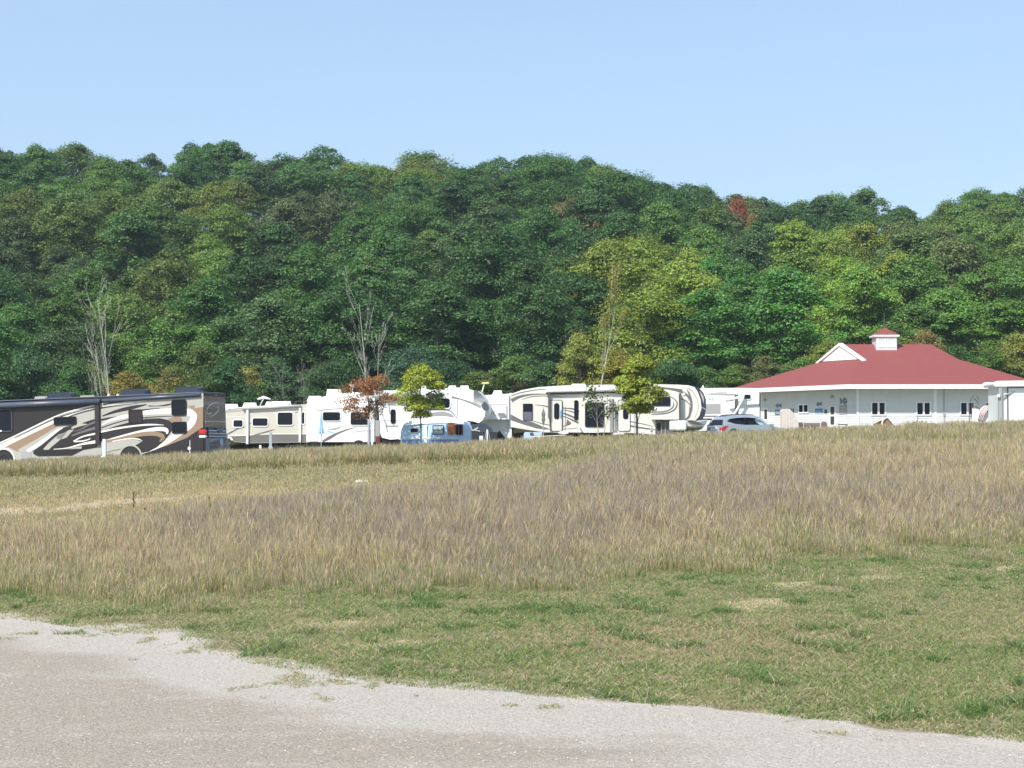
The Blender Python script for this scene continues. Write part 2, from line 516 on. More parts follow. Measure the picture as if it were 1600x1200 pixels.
# ------------------------------------------------ grass
def grass_mat():
    t = NT('grass')
    a = t.n('Attribute', attribute_name='col')
    d = t.n('BsdfDiffuse'); tr = t.n('BsdfTranslucent'); mx = t.n('MixShader'); mx.inputs[0].default_value = .5
    t.l(a.outputs['Color'], d.inputs[0]); t.l(a.outputs['Color'], tr.inputs[0])
    t.l(d.outputs[0], mx.inputs[1]); t.l(tr.outputs[0], mx.inputs[2]); t.l(mx.outputs[0], t.out.inputs[0])
    return t.m
M_GRASS = grass_mat()

def blades(name, X, Y, H, Wd, lean, base, tip, headw=None, label=None, cat='grass', zoff=0.0):
    n = len(X)
    a = rng.random(n) * math.pi
    ca, sa = np.cos(a), np.sin(a)
    la = rng.random(n) * 2 * math.pi
    L = H * lean * (.3 + rng.random(n))
    Z = gz(X, Y) - .01 + zoff
    hw = np.full(n, .7) if headw is None else headw
    if headw is not None: base, tip = base * .98, tip * .97
    ts = [0, 0, .5, .5, .8, .8, 1]
    ws = [np.full(n, .5), np.full(n, -.5), np.full(n, .42), np.full(n, -.42), hw * .5, -hw * .5, np.zeros(n)]
    v = np.zeros((n, 7, 3)); c = np.ones((n, 7, 4))
    for k, (t_, w_) in enumerate(zip(ts, ws)):
        off = L * t_ ** 2
        v[:, k, 0] = X + w_ * Wd * ca + off * np.cos(la)
        v[:, k, 1] = Y + w_ * Wd * sa + off * np.sin(la)
        v[:, k, 2] = Z + H * t_ * (1 - .15 * lean * t_)
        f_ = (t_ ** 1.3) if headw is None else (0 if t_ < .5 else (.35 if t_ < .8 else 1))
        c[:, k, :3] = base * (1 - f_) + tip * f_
    fa = np.array([(0, 1, 3), (0, 3, 2), (2, 3, 5), (2, 5, 4), (4, 5, 6)])
    f = (np.arange(n)[:, None, None] * 7 + fa[None]).reshape(-1, 3)
    me = mesh_np(name, v.reshape(-1, 3), f, M_GRASS)
    ca_ = me.attributes.new('col', 'FLOAT_COLOR', 'POINT'); ca_.data.foreach_set('color', c.astype(np.float32).ravel())
    o = bpy.data.objects.new(name, me); COL.objects.link(o)
    return tag(o, label, cat, kind='stuff')

def pick(pal, wts, n):
    """per-blade colour from a palette with per-blade weights"""
    w = np.stack(wts, 0).clip(0); w = w / w.sum(0)
    cs = np.cumsum(w, 0); r = rng.random(n)
    k = (r[None] > cs).sum(0).clip(0, len(pal) - 1)
    c = np.array(pal)[k]
    return c * .98 * (.75 + .5 * rng.random(n))[:, None]

# lawn
N = 1250000
Y = 13 + 30 * rng.random(N) ** 1.25
X = (rng.random(N) * 2 - 1) * (.275 * Y + 2.6)
px = 800 + F * X / Y; py = HZ + (CH - gz(X, Y)) / Y * F
e = Y - lot_edge(X)
nz = fnoise(X * 1.3, Y * .9, 41); nf = fnoise(X * 5, Y * 4, 43)
dens = np.clip(e / np.interp(px, [0, 350, 600, 900, 1600], [.9, 1.8, .9, .45, .35]) + (nz - .42) * 2.2, 0, 1) * np.clip(.4 + (nf - .35) * 3, .12, 1)
za = zone_attr(X, Y)['zone']
dens *= 1 - .75 * np.clip(za[:, 1] * 1.7 - .75 + (nf - .5) * 4 + (nz - .5) * 2, 0, 1)
tuft = ((fnoise(X * 1.6, Y * 1.0, 51, 3) > .69) & (e > -1.9) & (px < 620) & (nf > .5)) * .7 + ((fnoise(X * 3, Y * 2, 53, 3) > .70) & (e > -.7)) * .8
dens = np.where(e < .1, tuft, dens)
keep = (Y < meadow_edge(X) + 3.2) & (rng.random(N) < dens) & (e > -3)
X, Y, px, py, nz, nf, e = [q[keep] for q in (X, Y, px, py, nz, nf, e)]
n = len(X)
big = fnoise(X * .45, Y * .3, 61, 3); lush = np.clip((fnoise(X * .9, Y * .7, 63, 4) - .55) * 8, 0, 1); weed = np.clip((fnoise(X * 2.6, Y * 1.5, 67, 3) - .675) * 18, 0, 1); lush = np.maximum(lush * .8, weed)
brownp = np.clip(1.2 - ((px - 1120) / 330) ** 2 - ((py - 1000) / 34) ** 2, 0, 1)
H = (.022 + .04 * rng.random(n)) * (1 + .5 * lush * rng.random(n) + 1.6 * weed * rng.random(n)) * np.interp(e, [-1, .5, 2], [.7, .8, 1.1])
pal = [(.25, .33, .115), (.34, .37, .16), (.47, .42, .23), (.60, .50, .33), (.15, .26, .085), (.50, .32, .20)]
w = [np.full(n, 1.1), np.full(n, 1.1), .25 + 1.6 * (big > .52) + .8 * (e < 1), .4 + .8 * (nz < .45) + brownp * .8 + .5 * (e < .8), 1.2 * lush + 4 * weed, .05 + 1.3 * brownp * (nf > .45)]
tc_ = pick(pal, w, n)
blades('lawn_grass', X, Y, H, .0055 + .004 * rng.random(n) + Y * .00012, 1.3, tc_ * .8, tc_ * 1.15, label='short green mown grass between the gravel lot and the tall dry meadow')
print('lawn', n)

# meadow
def cand(N, y0, y1, p):
    Y = y0 + (y1 - y0) * rng.random(N) ** p
    X = (rng.random(N) * 2 - 1) * (.27 * Y + 5)
    return X, Y
X, Y = cand(1950000, 22, 97, 1.2)
z = gz(X, Y); px = 800 + F * X / Y; py = HZ + (CH - z) / Y * F
me_ = Y - meadow_edge(X)
n1 = fnoise(X * .35, Y * .16, 71, 4); n2 = fnoise(X * 1.2, Y * .6, 73, 4); n3 = fnoise(X * .16 + 9, Y * .1, 75, 3); n4 = fnoise(X * 2.6, Y * 1.6, 79, 3)
crest = smooth01((Y - 76) / 4)
sparse = smooth01((py - 742 + (n1 - .5) * 30) / -12) * 0 + np.clip((np.interp(px, [0, 150, 350, 600, 850, 1000], [850, 842, 806, 783, 768, 700]) - py + (n1 - .5) * 70 + (n2 - .5) * 24) / 30 + .3, 0, 1) * (1 - crest)
G = zone_attr(X, Y)['zone'][:, 1]
dens = np.clip(me_ / 2.2 + (n1 - .5) * 2.5 + (n2 - .5) * 4, 0, 1) * (1 - .35 * sparse) * (1 - .9 * np.clip(G * 2.4 - .8 + (n2 - .5) * 3, 0, 1) * (Y > 45))
dens *= np.clip(.55 + (n2 - .4) * 2.2, .25, 1)
keep = rng.random(len(X)) < dens
X, Y, px, py, n1, n2, n3, n4, crest, sparse, me_, G = [q[keep] for q in (X, Y, px, py, n1, n2, n3, n4, crest, sparse, me_, G)]
n = len(X)
def blob(cx, cy, rx, ry):
    return np.exp(-((px - cx) / rx) ** 2 - ((py - cy) / ry) ** 2)
mauve = np.clip(blob(330, 835, 170, 45) + blob(520, 800, 160, 40) * 1.2 + blob(820, 800, 200, 50) + blob(1000, 790, 200, 60) + blob(1260, 800, 110, 40) + blob(1450, 815, 140, 45) * .8 + blob(700, 860, 200, 50) * .6 + (n1 - .5) * 1.8 - .12 - 1.2 * sparse, 0, 1) * (1 - crest)
green = np.clip((blob(350, 745, 260, 13) + blob(60, 752, 160, 16) * 1.1 + blob(1330, 700, 250, 14) + blob(950, 722, 200, 16) + blob(750, 735, 120, 14)) * 1.0 + crest * .95 + (n2 - .5) * 1.1
                + np.clip(1 - me_ / 5.5, 0, 1) * 1.2 + blob(1240, 860, 22, 30) * 1.2, 0, 1.4)
short = sparse
core = np.clip(me_ / 5, 0, 1)
H = (.13 + .50 * np.clip(me_ / 9, 0, 1) ** .9) * (1 - .72 * short) * (.45 + .75 * rng.random(n)) * (.7 + .7 * n2)
H *= 1 - .35 * np.clip((np.interp(px, [0, 150, 350, 600, 850, 1000], [890, 880, 840, 805, 780, 700]) - py) / 30, 0, 1) * (1 - short)
H = np.where(crest > .5, (.50 + .3 * rng.random(n)) * (.7 + .6 * n2), H)
H *= np.interp(px, [0, 800, 1600], [.88, 1, 1.05])
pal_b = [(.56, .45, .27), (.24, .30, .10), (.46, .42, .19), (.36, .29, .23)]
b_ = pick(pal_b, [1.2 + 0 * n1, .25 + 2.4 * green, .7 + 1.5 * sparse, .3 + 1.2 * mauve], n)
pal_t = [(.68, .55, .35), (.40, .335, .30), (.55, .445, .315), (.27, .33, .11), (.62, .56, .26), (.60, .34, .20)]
cl = np.clip((n4 - .5) * 6, -1, 1)
H *= 1 + .16 * cl
t_ = pick(pal_t, [1.0 + 1.1 * np.maximum(cl, 0) + .9 * (n3 > .5) + (1 - mauve) * .6, .3 + (2.6 - 1.3 * cl) * mauve + .5 * np.maximum(-cl, 0), .9 + 1.2 * mauve + .4 * crest, .12 + 1.3 * green * (1 - .3 * crest), .25 + 1.2 * sparse + .8 * (n4 > .62), .04 + .12 * (n2 > .58) + .25 * sparse], n)
wd = (.003 + .004 * rng.random(n)) * (1 + (Y - 25) / 30)
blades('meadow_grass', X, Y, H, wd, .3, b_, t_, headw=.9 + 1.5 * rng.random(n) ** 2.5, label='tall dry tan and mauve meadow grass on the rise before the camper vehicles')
print('meadow', n)
# a few coarse weeds that stand out in the meadow edge
M_STALK = mat('dry_stalk', (.07, .05, .035), .9, var=.3, scale=20)
M_WEED = mat('weed_green', (.16, .17, .07), .9, var=.3, scale=20)
for k, (px_, pyb, pyt, m_, lb) in enumerate([(209.5, 806, 774, M_STALK, 'tall dark dead mullein stalk standing in the sparse meadow, left one of two'),
                                         (228, 818, 802, M_STALK, 'short dark dead mullein stalk in the meadow, right one of two'),
                                         (328, 826, 783, M_WEED, 'pale green weed stalk rising from the meadow, right of the dark stalks')]):
    Y_ = 46.0
    for q in np.arange(30, 80, .25):
        if HZ + (CH - g((px_ - 800) / F * q, q)) / q * F <= pyb: Y_ = q; break
    X_ = (px_ - 800) / F * Y_; z0 = g(X_, Y_); h = (pyb - pyt) / F * Y_ + .1
    b = MB(); pts = [(0, 0, 0), (.01, 0, h * .5), (0, 0, h)]
    b.tube(pts, [.008, .012, .008], m_, 6)
    for q in range(26):
        t = .35 + .6 * random.random(); a = random.random() * 6.28
        b.tube([(0, 0, h * t), (.045 * math.cos(a), .045 * math.sin(a), h * t + .05)], [.008, .003], m_, 4)
    o = b.build('weed_stalk'); o.location = (X_, Y_, z0); tag(o, lb, 'plant', 'stalks standing up out of the meadow')
# white stones lying in the sparse grass
M_ROCK = mat('pale_rock', (.66, .62, .55), .9, var=.15, scale=12, bump=.4)
for px_, py_, r_, lb in ((562, 758, .13, 'larger pale rock lying in the sparse grass, left of the small one'), (572, 757, .09, 'small pale rock lying right beside the larger pale rock')):
    Y_ = 55.0
    for q in np.arange(40, 85, .25):
        if HZ + (CH - g((px_ - 800) / F * q, q)) / q * F <= py_: Y_ = q; break
    b = MB(); b.dome((0, 0, -.02), r_ * 1.3, r_, r_ * .9, M_ROCK, 9, 4)
    o = b.build('rock', smooth=False); o.location = ((px_ - 800) / F * Y_, Y_, g((px_ - 800) / F * Y_, Y_) + .08); tag(o, lb, 'rock', 'pale rocks in the meadow')
# ------------------------------------------------ trees
def leaf_mat(name='leaves', tr=.28):
    t = NT(name)
    oi = t.n('ObjectInfo'); a = t.n('Attribute', attribute_name='v')
    tc = t.n('TexCoord'); rnd = t.n('VectorMath', operation='ADD'); t.l(tc.outputs['Object'], rnd.inputs[0])
    cm = t.n('CombineXYZ'); r100 = t.math('MULTIPLY', oi.outputs['Random'], 91.0); t.l(r100, cm.inputs[0]); t.l(r100, cm.inputs[2]); t.l(cm.outputs[0], rnd.inputs[1])
    nz = t.noise(rnd.outputs[0], .28, 3)
    au = t.mr(t.math('ADD', nz, t.math('MULTIPLY', oi.outputs['Alpha'], .5)), .78, .92)
    c = t.mix(au, oi.outputs['Color'], (.34, .19, .05))
    hs = t.n('HueSaturation'); t.l(c, hs.inputs['Color'])
    t.l(t.mr(t.noise(rnd.outputs[0], .5, 2), .3, .7, .485, .512), hs.inputs['Hue'])
    c = t.scale(hs.outputs[0], t.mr(a.outputs['Fac'], 0, 1, .5, 1.45))
    d = t.n('BsdfDiffuse'); tl = t.n('BsdfTranslucent'); mx = t.n('MixShader'); mx.inputs[0].default_value = tr
    gl = t.n('BsdfGlossy'); gl.inputs['Roughness'].default_value = .5; gl.inputs['Color'].default_value = (.5, .5, .5, 1)
    m2 = t.n('MixShader'); m2.inputs[0].default_value = .045
    t.l(c, d.inputs[0]); t.l(c, tl.inputs[0])
    t.l(d.outputs[0], mx.inputs[1]); t.l(tl.outputs[0], mx.inputs[2])
    t.l(mx.outputs[0], m2.inputs[1]); t.l(gl.outputs[0], m2.inputs[2]); t.l(m2.outputs[0], t.out.inputs[0])
    return t.m
M_LEAF = leaf_mat()
M_BARK = mat('bark', (.12, .10, .075), .95, var=.3, scale=6, bump=.5)
M_PALEBARK = mat('pale_bark', (.52, .50, .45), .9, var=.25, scale=8)

def crown_mesh(seed, H=14.0, R=4.6, low=.22, nl=58, nq=190, leaf=.30, lr=(.9, 1.7), shape=1.0):
    """crown as leaf clumps grouped on boughs: unit metres, base of the tree at z=0"""
    r = np.random.default_rng(seed)
    cz, hz_ = H * (low + 1) / 2, H * (1 - low) / 2
    ang = r.random(nl) * 2 * np.pi
    u = r.random(nl) ** .8 * 2 - 1
    u = np.clip(u * .97 + .08, -.95, .97)
    prof = np.sqrt(1 - np.abs(u) ** 2.3) * (1 - .18 * shape * (u > 0) * u)
    lump = .68 + .48 * fnoise(np.cos(ang) * 1.4 + seed, np.sin(ang) * 1.4 + u * 1.5, seed, 2)
    rad = R * prof * lump * (.5 + .55 * r.random(nl) ** .7)
    cx, cy, cc = rad * np.cos(ang), rad * np.sin(ang), cz + u * hz_ * (.82 + .27 * r.random(nl))
    tw = slice(nl - nl // 7, nl); cx[tw] *= 1.03; cy[tw] *= 1.03
    # boughs gather into a few sub-crowns
    nk = 5; ka = r.random(nk) * 6.28; kr = R * r.uniform(.3, .75, nk); kz = cz + hz_ * r.uniform(-.5, .75, nk)
    K = np.stack([kr * np.cos(ka), kr * np.sin(ka), kz], -1); Q = np.stack([cx, cy, cc], -1)
    q = ((Q[:, None] - K[None]) ** 2).sum(-1).argmin(1)
    Q = Q + (K[q] - Q) * .24
    cx, cy, cc = Q[:, 0], Q[:, 1], Q[:, 2]
    ni = nl // 4
    cx[:ni] *= .35; cy[:ni] *= .35
    lrad = r.uniform(lr[0], lr[1], nl) * R / 4.6; lrad[nl - nl // 7:] *= .75
    n = nl * nq
    k = np.repeat(np.arange(nl), nq)
    d = r.normal(size=(n, 3)); d /= np.linalg.norm(d, axis=1)[:, None]
    d[:, 2] = np.where(d[:, 2] < -.25, -d[:, 2] * .6, d[:, 2])
    rr = lrad[k] * (.55 + .5 * r.random(n) ** .6) * (1 + .35 * (r.random(n) > .93))
    drop = -.30 * (np.hypot(d[:, 0], d[:, 1]) ** 2) * lrad[k]
    P = np.stack([cx[k] + d[:, 0] * rr * 1.15, cy[k] + d[:, 1] * rr * 1.15, cc[k] + d[:, 2] * rr * .68 + drop], -1)
    nrm = d * .8 + np.array([0, 0, .75]) + r.normal(size=(n, 3)) * .55
    nrm /= np.linalg.norm(nrm, axis=1)[:, None]
    t1 = np.cross(nrm, r.normal(size=(n, 3))); t1 /= np.linalg.norm(t1, axis=1)[:, None]
    t2 = np.cross(nrm, t1)
    s = leaf * (.6 + .8 * r.random(n)) * .5
    v = np.stack([P + t1 * s[:, None], P + t2 * s[:, None] * .62, P - t1 * s[:, None], P - t2 * s[:, None] * .62], 1)
    f = np.arange(n * 4).reshape(n, 4)
    me = mesh_np('crown', v.reshape(-1, 3), f, M_LEAF, False)
    a = me.attributes.new('v', 'FLOAT', 'POINT')
    lobe = r.random(nl)
    a.data.foreach_set('value', np.repeat((lobe[k] * .5 + r.random(n) * .5), 4).astype(np.float32))
    boughs = [(Vector((cx[q] * .85, cy[q] * .85, cc[q]))) for q in range(0, nl, max(1, nl // 9))]
    return me, boughs

def trunk_mesh(H, boughs, r0=.24, m=None, low=.22):
    b = MB(); m = m or M_BARK
    b.tube([(0, 0, -.4), (.05, 0, H * .3), (-.08, .06, H * .55), (0, 0, H * .82)], [r0 * 1.15, r0 * .85, r0 * .5, r0 * .12], m, 7)
    for q in boughs:
        z0 = max(H * low * .8, q.z - math.hypot(q.x, q.y) * .8 - 1)
        z0 = min(z0, H * .7)
        b.tube([(0, 0, z0), (q.x * .5, q.y * .5, z0 + (q.z - z0) * .65), q], [r0 * .4, r0 * .25, r0 * .08], m, 5)
    o = b.build('trunk', smooth=True)
    me = o.data; bpy.data.objects.remove(o)
    return me

TREES = []
for k in range(9):
    H = 14.0
    R_ = [4.6, 5.2, 4.2, 5.0, 4.8, 4.4, 5.5, 3.9, 4.7][k]
    me, bo = crown_mesh(100 + k, H, R_, low=[.25, .2, .3, .22, .28, .2, .25, .22, .2][k], nl=[88, 96, 74, 92, 84, 86, 104, 72, 92][k], nq=230, leaf=.235, lr=((.7, 1.3), (.65, 1.6), (.75, 1.35), (.6, 1.25))[k % 4], shape=[1, .5, 1.6, 1, .7, 1.3, .4, 1.8, 1][k])
    TREES.append((me, trunk_mesh(H, bo)))

def make_tree(x, y, H, wide, col, autumn, label, group, kind, z=None, zrot=None, sink=0.0):
    me, tm = TREES[kind]
    z = g(x, y) if z is None else z
    root = empty('broadleaf_tree', (x, y, z - sink), label, 'tree', group)
    root.rotation_euler = (random.uniform(-.07, .07), random.uniform(-.07, .07), random.random() * 6.28 if zrot is None else zrot)
    s = H / 14.0
    root.scale = (s * wide * random.uniform(.9, 1.15), s * wide * random.uniform(.9, 1.15), s)
    c = bpy.data.objects.new('crown', me); COL.objects.link(c); c.parent = root
    c.color = (*col, autumn)
    t = bpy.data.objects.new('trunk', tm); COL.objects.link(t); t.parent = root
    return root

GREENS = [(.042, .096, .026), (.055, .115, .028), (.052, .104, .031), (.070, .130, .030), (.044, .090, .027), (.058, .100, .036), (.085, .135, .032)]
# patches of another colour on the hillside: (px, py, rx, ry, colour, autumn, word)
PATCH = [(215, 345, 120, 45, (.095, .14, .032), 0.21, 'olive'), (330, 335, 40, 25, (.12, .15, .035), 0.30, 'yellow-olive'), (320, 415, 70, 50, (.09, .145, .03), 0.06, 'bright green'),
         (60, 430, 80, 50, (.065, .10, .036), 0.09, 'grey green'), (1015, 470, 85, 58, (.15, .20, .034), 0.24, 'olive yellow'), (960, 455, 40, 40, (.15, .19, .035), 0.18, 'yellow'),
         (1270, 430, 60, 60, (.15, .215, .032), 0.09, 'yellow-green'), (1370, 430, 50, 60, (.15, .19, .033), 0.12, 'yellow-green'), (1310, 480, 80, 50, (.14, .22, .032), .05, 'lime green'),
         (1150, 315, 26, 26, (.20, .09, .04), .55, 'reddish'), (1165, 365, 35, 30, (.10, .12, .04), .3, 'rusty olive'), (885, 345, 30, 25, (.13, .115, .045), .35, 'rusty'),
         (1450, 420, 80, 50, (.09, .12, .04), 0.24, 'brownish olive'), (1540, 390, 90, 60, (.095, .15, .034), 0.12, 'olive green'), (1500, 500, 120, 80, (.08, .15, .03), .05, 'fresh green'),
         (560, 260, 60, 30, (.10, .14, .03), .1, 'mid green'), (620, 275, 80, 30, (.09, .14, .03), .15, 'mid green'), (975, 280, 50, 25, (.13, .14, .045), 0.18, 'olive'),
         (690, 285, 40, 22, (.11, .135, .035), 0.27, 'olive yellow'), (700, 500, 90, 60, (.050, .10, .034), 0, 'bluish green'), (470, 360, 60, 50, (.07, .09, .035), .2, 'dull green'),
         (1180, 500, 120, 70, (.06, .14, .03), .05, 'fresh green'), (905, 540, 42, 50, (.125, .17, .035), 0.18, 'yellow-green'), (770, 540, 60, 60, (.055, .115, .03), .15, 'mid green'),
         (250, 470, 60, 30, (.09, .12, .03), .15, 'mid green'), (20, 345, 40, 30, (.10, .135, .032), 0.24, 'olive yellow'), (1560, 330, 60, 30, (.07, .13, .03), 0, 'fresh green')]
GWORD = ['deep green', 'mid green', 'cool green', 'light green', 'dark green', 'dull green', 'yellowish green']
LAND = [(-999, 130, 'motorhome front'), (130, 250, 'motorhome middle'), (250, 350, 'motorhome tail'), (350, 480, 'beige travel trailer'),
        (480, 590, 'blue umbrella'), (590, 700, 'small blue camper'), (700, 795, 'white trailer nose'), (795, 900, 'cream trailer tail'),
        (900, 1000, 'cream trailer middle'), (1000, 1105, 'cream trailer nose'), (1105, 1215, 'parked silver car'), (1215, 1330, 'fish signs'),
        (1330, 1430, 'roof cupola'), (1430, 1530, 'downspout'), (1530, 2999, 'red roof end')]
def land(px):
    for a, b, s in LAND:
        if a <= px < b: return s
ORD = ['leftmost', 'second', 'third', 'fourth', 'fifth', 'sixth', 'seventh', 'eighth', 'ninth', 'tenth']
plan = []
row_y = [183, 192, 201.5, 211.5, 222, 232.5, 243.5, 254.5, 266, 277.5, 289, 301, 312, 322, 333]
for ri, Yr in enumerate(row_y):
    half = .2667 * Yr + 9
    step = (8.9 if ri < 12 else 7.4) + .6 * math.sin(ri * 2.1)
    x = -half + random.random() * step
    while x < half:
        xx, yy = x + random.uniform(-1.9, 1.9), Yr + random.uniform(-3.0, 3.0)
        H = random.uniform(12.0, 17.0) if ri > 1 else random.uniform(9.5, 14.5)
        plan.append([xx, yy, H, ri]); x += step
info = []
for xx, yy, H, ri in plan:
    z = g(xx, yy)
    pxc = 800 + F * xx / yy
    top_lim = CH + (HZ - float(ridge_py(pxc))) / F * yy
    if ri >= len(row_y) - 3:       # trees that make the skyline
        H = min(max(top_lim - z + random.uniform(-2.6, .5), 8.5), 21.0)
        if ri == len(row_y) - 1: H = min(max(top_lim - z + random.uniform(-2.2, .9), 8), 22)
    elif z + H > top_lim - .8:
        H = max(top_lim - .8 - z, 8)
    pyc = HZ - (z + H * .72 - CH) / yy * F
    gi = random.choice([0, 0, 1, 1, 2, 3, 3, 4, 4, 5, 6])
    col, au, word = GREENS[gi], random.choice([0, 0, 0, 0, 0, .12]), GWORD[gi]
    best = 0
    for (a, b, rx, ry, c, au2, w_) in PATCH:
        q = math.exp(-((pxc - a) / rx) ** 2 - ((pyc - b) / ry) ** 2)
        if q > .36 and q > best:
            best = q; col, au, word = c, au2, w_
            if random.random() < .22: col = tuple(.5 * (p + r) for p, r in zip(c, GREENS[1])); 
    f = random.uniform(1.4, 2.1)
    info.append(dict(x=xx, y=yy, H=H, ri=ri, px=pxc, py=pyc, col=tuple(q * f for q in col), au=au, word=word, z=z))
ROWN = ['in the lowest hill row', 'in hill row two', 'in hill row three', 'in hill row four', 'in hill row five', 'in hill row six', 'in mid-hill row seven', 'in hill row eight', 'in hill row nine', 'in hill row ten', 'in hill row eleven', 'two rows below the skyline', 'just below the skyline', 'on the skyline', 'behind the skyline row']
rt = min(info, key=lambda t: (t['px'] - 1152) ** 2 + (t['py'] - 322) ** 2)

cells = {}
for t in sorted(info, key=lambda t: t['px']):
    t['land'] = land(t['px']); cells.setdefault((t['ri'], t['land'], t['word']), []).append(t)
for (ri, ld, wd_), ts in cells.items():
    for k, t in enumerate(ts):
        w0 = '' if len(ts) == 1 else (['left', 'right'] if len(ts) == 2 else ORD)[k] + ' '
        t['label'] = f"{w0}{wd_} tree {ROWN[ri]}, above the {ld}"
for t in info:
    make_tree(t['x'], t['y'], t['H'], random.uniform(1.0, 1.3) * (14 / t['H']) ** .45, t['col'], t['au'], t['label'], 'broadleaf trees on the wooded hillside', random.randrange(len(TREES)), z=t['z'])
for px_, pyt, Y_, w_, c_, lb in ((1150, 311, 290, .62, (.30, .11, .05), 'narrow red-orange crowned tree just below the skyline, left of the roof gable'), (1168, 335, 284, .42, (.24, .17, .05), 'small rusty olive tree right below the red-orange tree')):
    X_ = (px_ - 800) / F * Y_; z_ = g(X_, Y_)
    make_tree(X_, Y_, max((HZ - pyt) / F * Y_ + CH - z_, 6), w_, c_, .0, lb, 'broadleaf trees on the wooded hillside', 5, z=z_)
print('trees', len(info))

# low edge trees and shrubs at the hill foot, seen right over the vehicles
SH = [(-10, 560, 'dark green', (.045, .095, .03), 0), (45, 545, 'cool green', (.05, .10, .04), .0), (105, 560, 'deep green', (.05, .11, .03), .1), (140, 572, 'yellow-green', (.15, .19, .04), .15),
      (200, 582, 'yellow and orange', (.20, .17, .04), .3), (262, 572, 'orange-tipped', (.15, .14, .04), .45), (310, 535, 'mid green', (.08, .12, .03), .2), (345, 560, 'deep green', (.04, .10, .035), 0), (384, 575, 'olive yellow', (.20, .20, .045), .2),
      (430, 560, 'cool green', (.055, .11, .04), 0), (480, 575, 'grey green', (.06, .09, .045), 0), (520, 560, 'dark green', (.045, .09, .03), .05), (600, 590, 'rusty brown', (.16, .13, .06), .5), (650, 540, 'bluish green', (.05, .10, .05), 0), (700, 560, 'deep green', (.04, .09, .035), 0),
      (745, 580, 'mid green', (.10, .14, .04), .2), (800, 555, 'fresh green', (.08, .14, .035), .1), (850, 565, 'cool green', (.055, .11, .04), 0), (905, 520, 'yellow-green', (.17, .19, .04), .3), (955, 545, 'golden green', (.20, .20, .04), .3),
      (1050, 560, 'deep green', (.045, .10, .035), 0), (1100, 575, 'mid green', (.08, .14, .035), .05), (1150, 570, 'fresh green', (.09, .16, .035), .1), (1200, 555, 'brownish green', (.11, .13, .045), .35), (1250, 560, 'fresh green', (.08, .15, .03), .05),
      (1290, 530, 'lime green', (.15, .19, .04), .1), (1440, 515, 'tawny olive', (.17, .15, .05), .4), (1495, 540, 'deep green', (.05, .11, .03), 0), (1545, 545, 'fresh green', (.08, .15, .03), 0), (1595, 520, 'gold-tinged', (.15, .17, .038), .4), (1650, 540, 'mid green', (.08, .13, .03), 0)]
for px_, pyt, wd_, c_, au_ in SH:
    Y_ = random.uniform(170, 176)
    X_ = (px_ - 800) / F * Y_
    z_ = g(X_, Y_)
    H_ = (HZ - pyt) / F * Y_ + CH - z_
    make_tree(X_, Y_, H_ * 1.15, 14 / H_ * random.uniform(.5, .62) , tuple(q * 1.65 for q in c_), au_, f"{wd_} low tree at the forest edge, right behind the {land(px_)}, near x {px_}".split(', near x')[0], 'low trees at the forest edge', random.choice([1, 3, 5, 8]), sink=H_ * .16)

# ------------------------------------------------ bare trees
def bare_tree(px_, Y_, pyt, stems, label, seed, spread=.5, r0=.055, leaves=None, nleaf=0, group=None, name='bare_tree', depth=4, m=None, low=.0):
    rr = random.Random(seed)
    X_ = (px_ - 800) / F * Y_; z_ = g(X_, Y_)
    H = (HZ - pyt) / F * Y_ + CH - z_
    root = empty(name, (X_, Y_, z_), label, 'tree', group)
    b = MB(); tips = []; m = m or M_PALEBARK
    def grow(p, d, L, r, dep):
        n = 5; pts, rs = [p], [r]
        for k in range(n):
            d = (d + Vector((rr.uniform(-.09, .09), rr.uniform(-.09, .09), .035))).normalized()
            p = p + d * L / n; pts.append(p); rs.append(max(r * (1 - .85 * (k + 1) / n), .006))
        b.tube(pts, rs, m, 6 if dep == 0 else 4)
        tips.append(p); tips.append(pts[-2])
        if dep >= depth: return
        nb = [8, 3, 3, 2][min(dep, 3)]
        for k in range(nb):
            t = (.25 + low if dep == 0 else .2) + (.72 - (low if dep == 0 else 0)) * (k + rr.random()) / nb
            i = min(int(t * n), n - 1); q = pts[i].lerp(pts[i + 1], t * n - i)
            a = rr.random() * 6.28; s = rr.uniform(.6, 1.1) * spread
            dd = (d * 1.0 + Vector((math.cos(a), math.sin(a), .1)) * s).normalized()
            grow(q, dd, L * rr.uniform(.34, .5) * (1.1 - .5 * t), max(rs[i] * .5, .007), dep + 1)
    for (dx, lean, f, rf) in stems:
        grow(Vector((dx, 0, -.2)), Vector((lean, rr.uniform(-.05, .05), 1)).normalized(), H * f, r0 * rf, 0)
    b.build('trunk', root, smooth=True)
    if nleaf:
        r2 = np.random.default_rng(seed)
        T = np.array([tuple(t) for t in tips])
        sel = T[leaves(T, H)] if leaves else T
        P = sel[r2.integers(0, len(sel), nleaf)] + r2.normal(size=(nleaf, 3)) * .16
        nr = r2.normal(size=(nleaf, 3)) + np.array([0, 0, .7]); nr /= np.linalg.norm(nr, axis=1)[:, None]
        t1 = np.cross(nr, r2.normal(size=(nleaf, 3))); t1 /= np.linalg.norm(t1, axis=1)[:, None]; t2 = np.cross(nr, t1)
        s = (.05 + .05 * r2.random(nleaf))[:, None]
        v = np.stack([P + t1 * s, P + t2 * s * .7, P - t1 * s, P - t2 * s * .7], 1)
        me = mesh_np('crown', v.reshape(-1, 3), np.arange(nleaf * 4).reshape(-1, 4), M_LEAF, False)
        a = me.attributes.new('v', 'FLOAT', 'POINT'); a.data.foreach_set('value', np.repeat(r2.random(nleaf), 4).astype(np.float32))
        c = bpy.data.objects.new('crown', me); COL.objects.link(c); c.parent = root
        return root, c
    return root, None
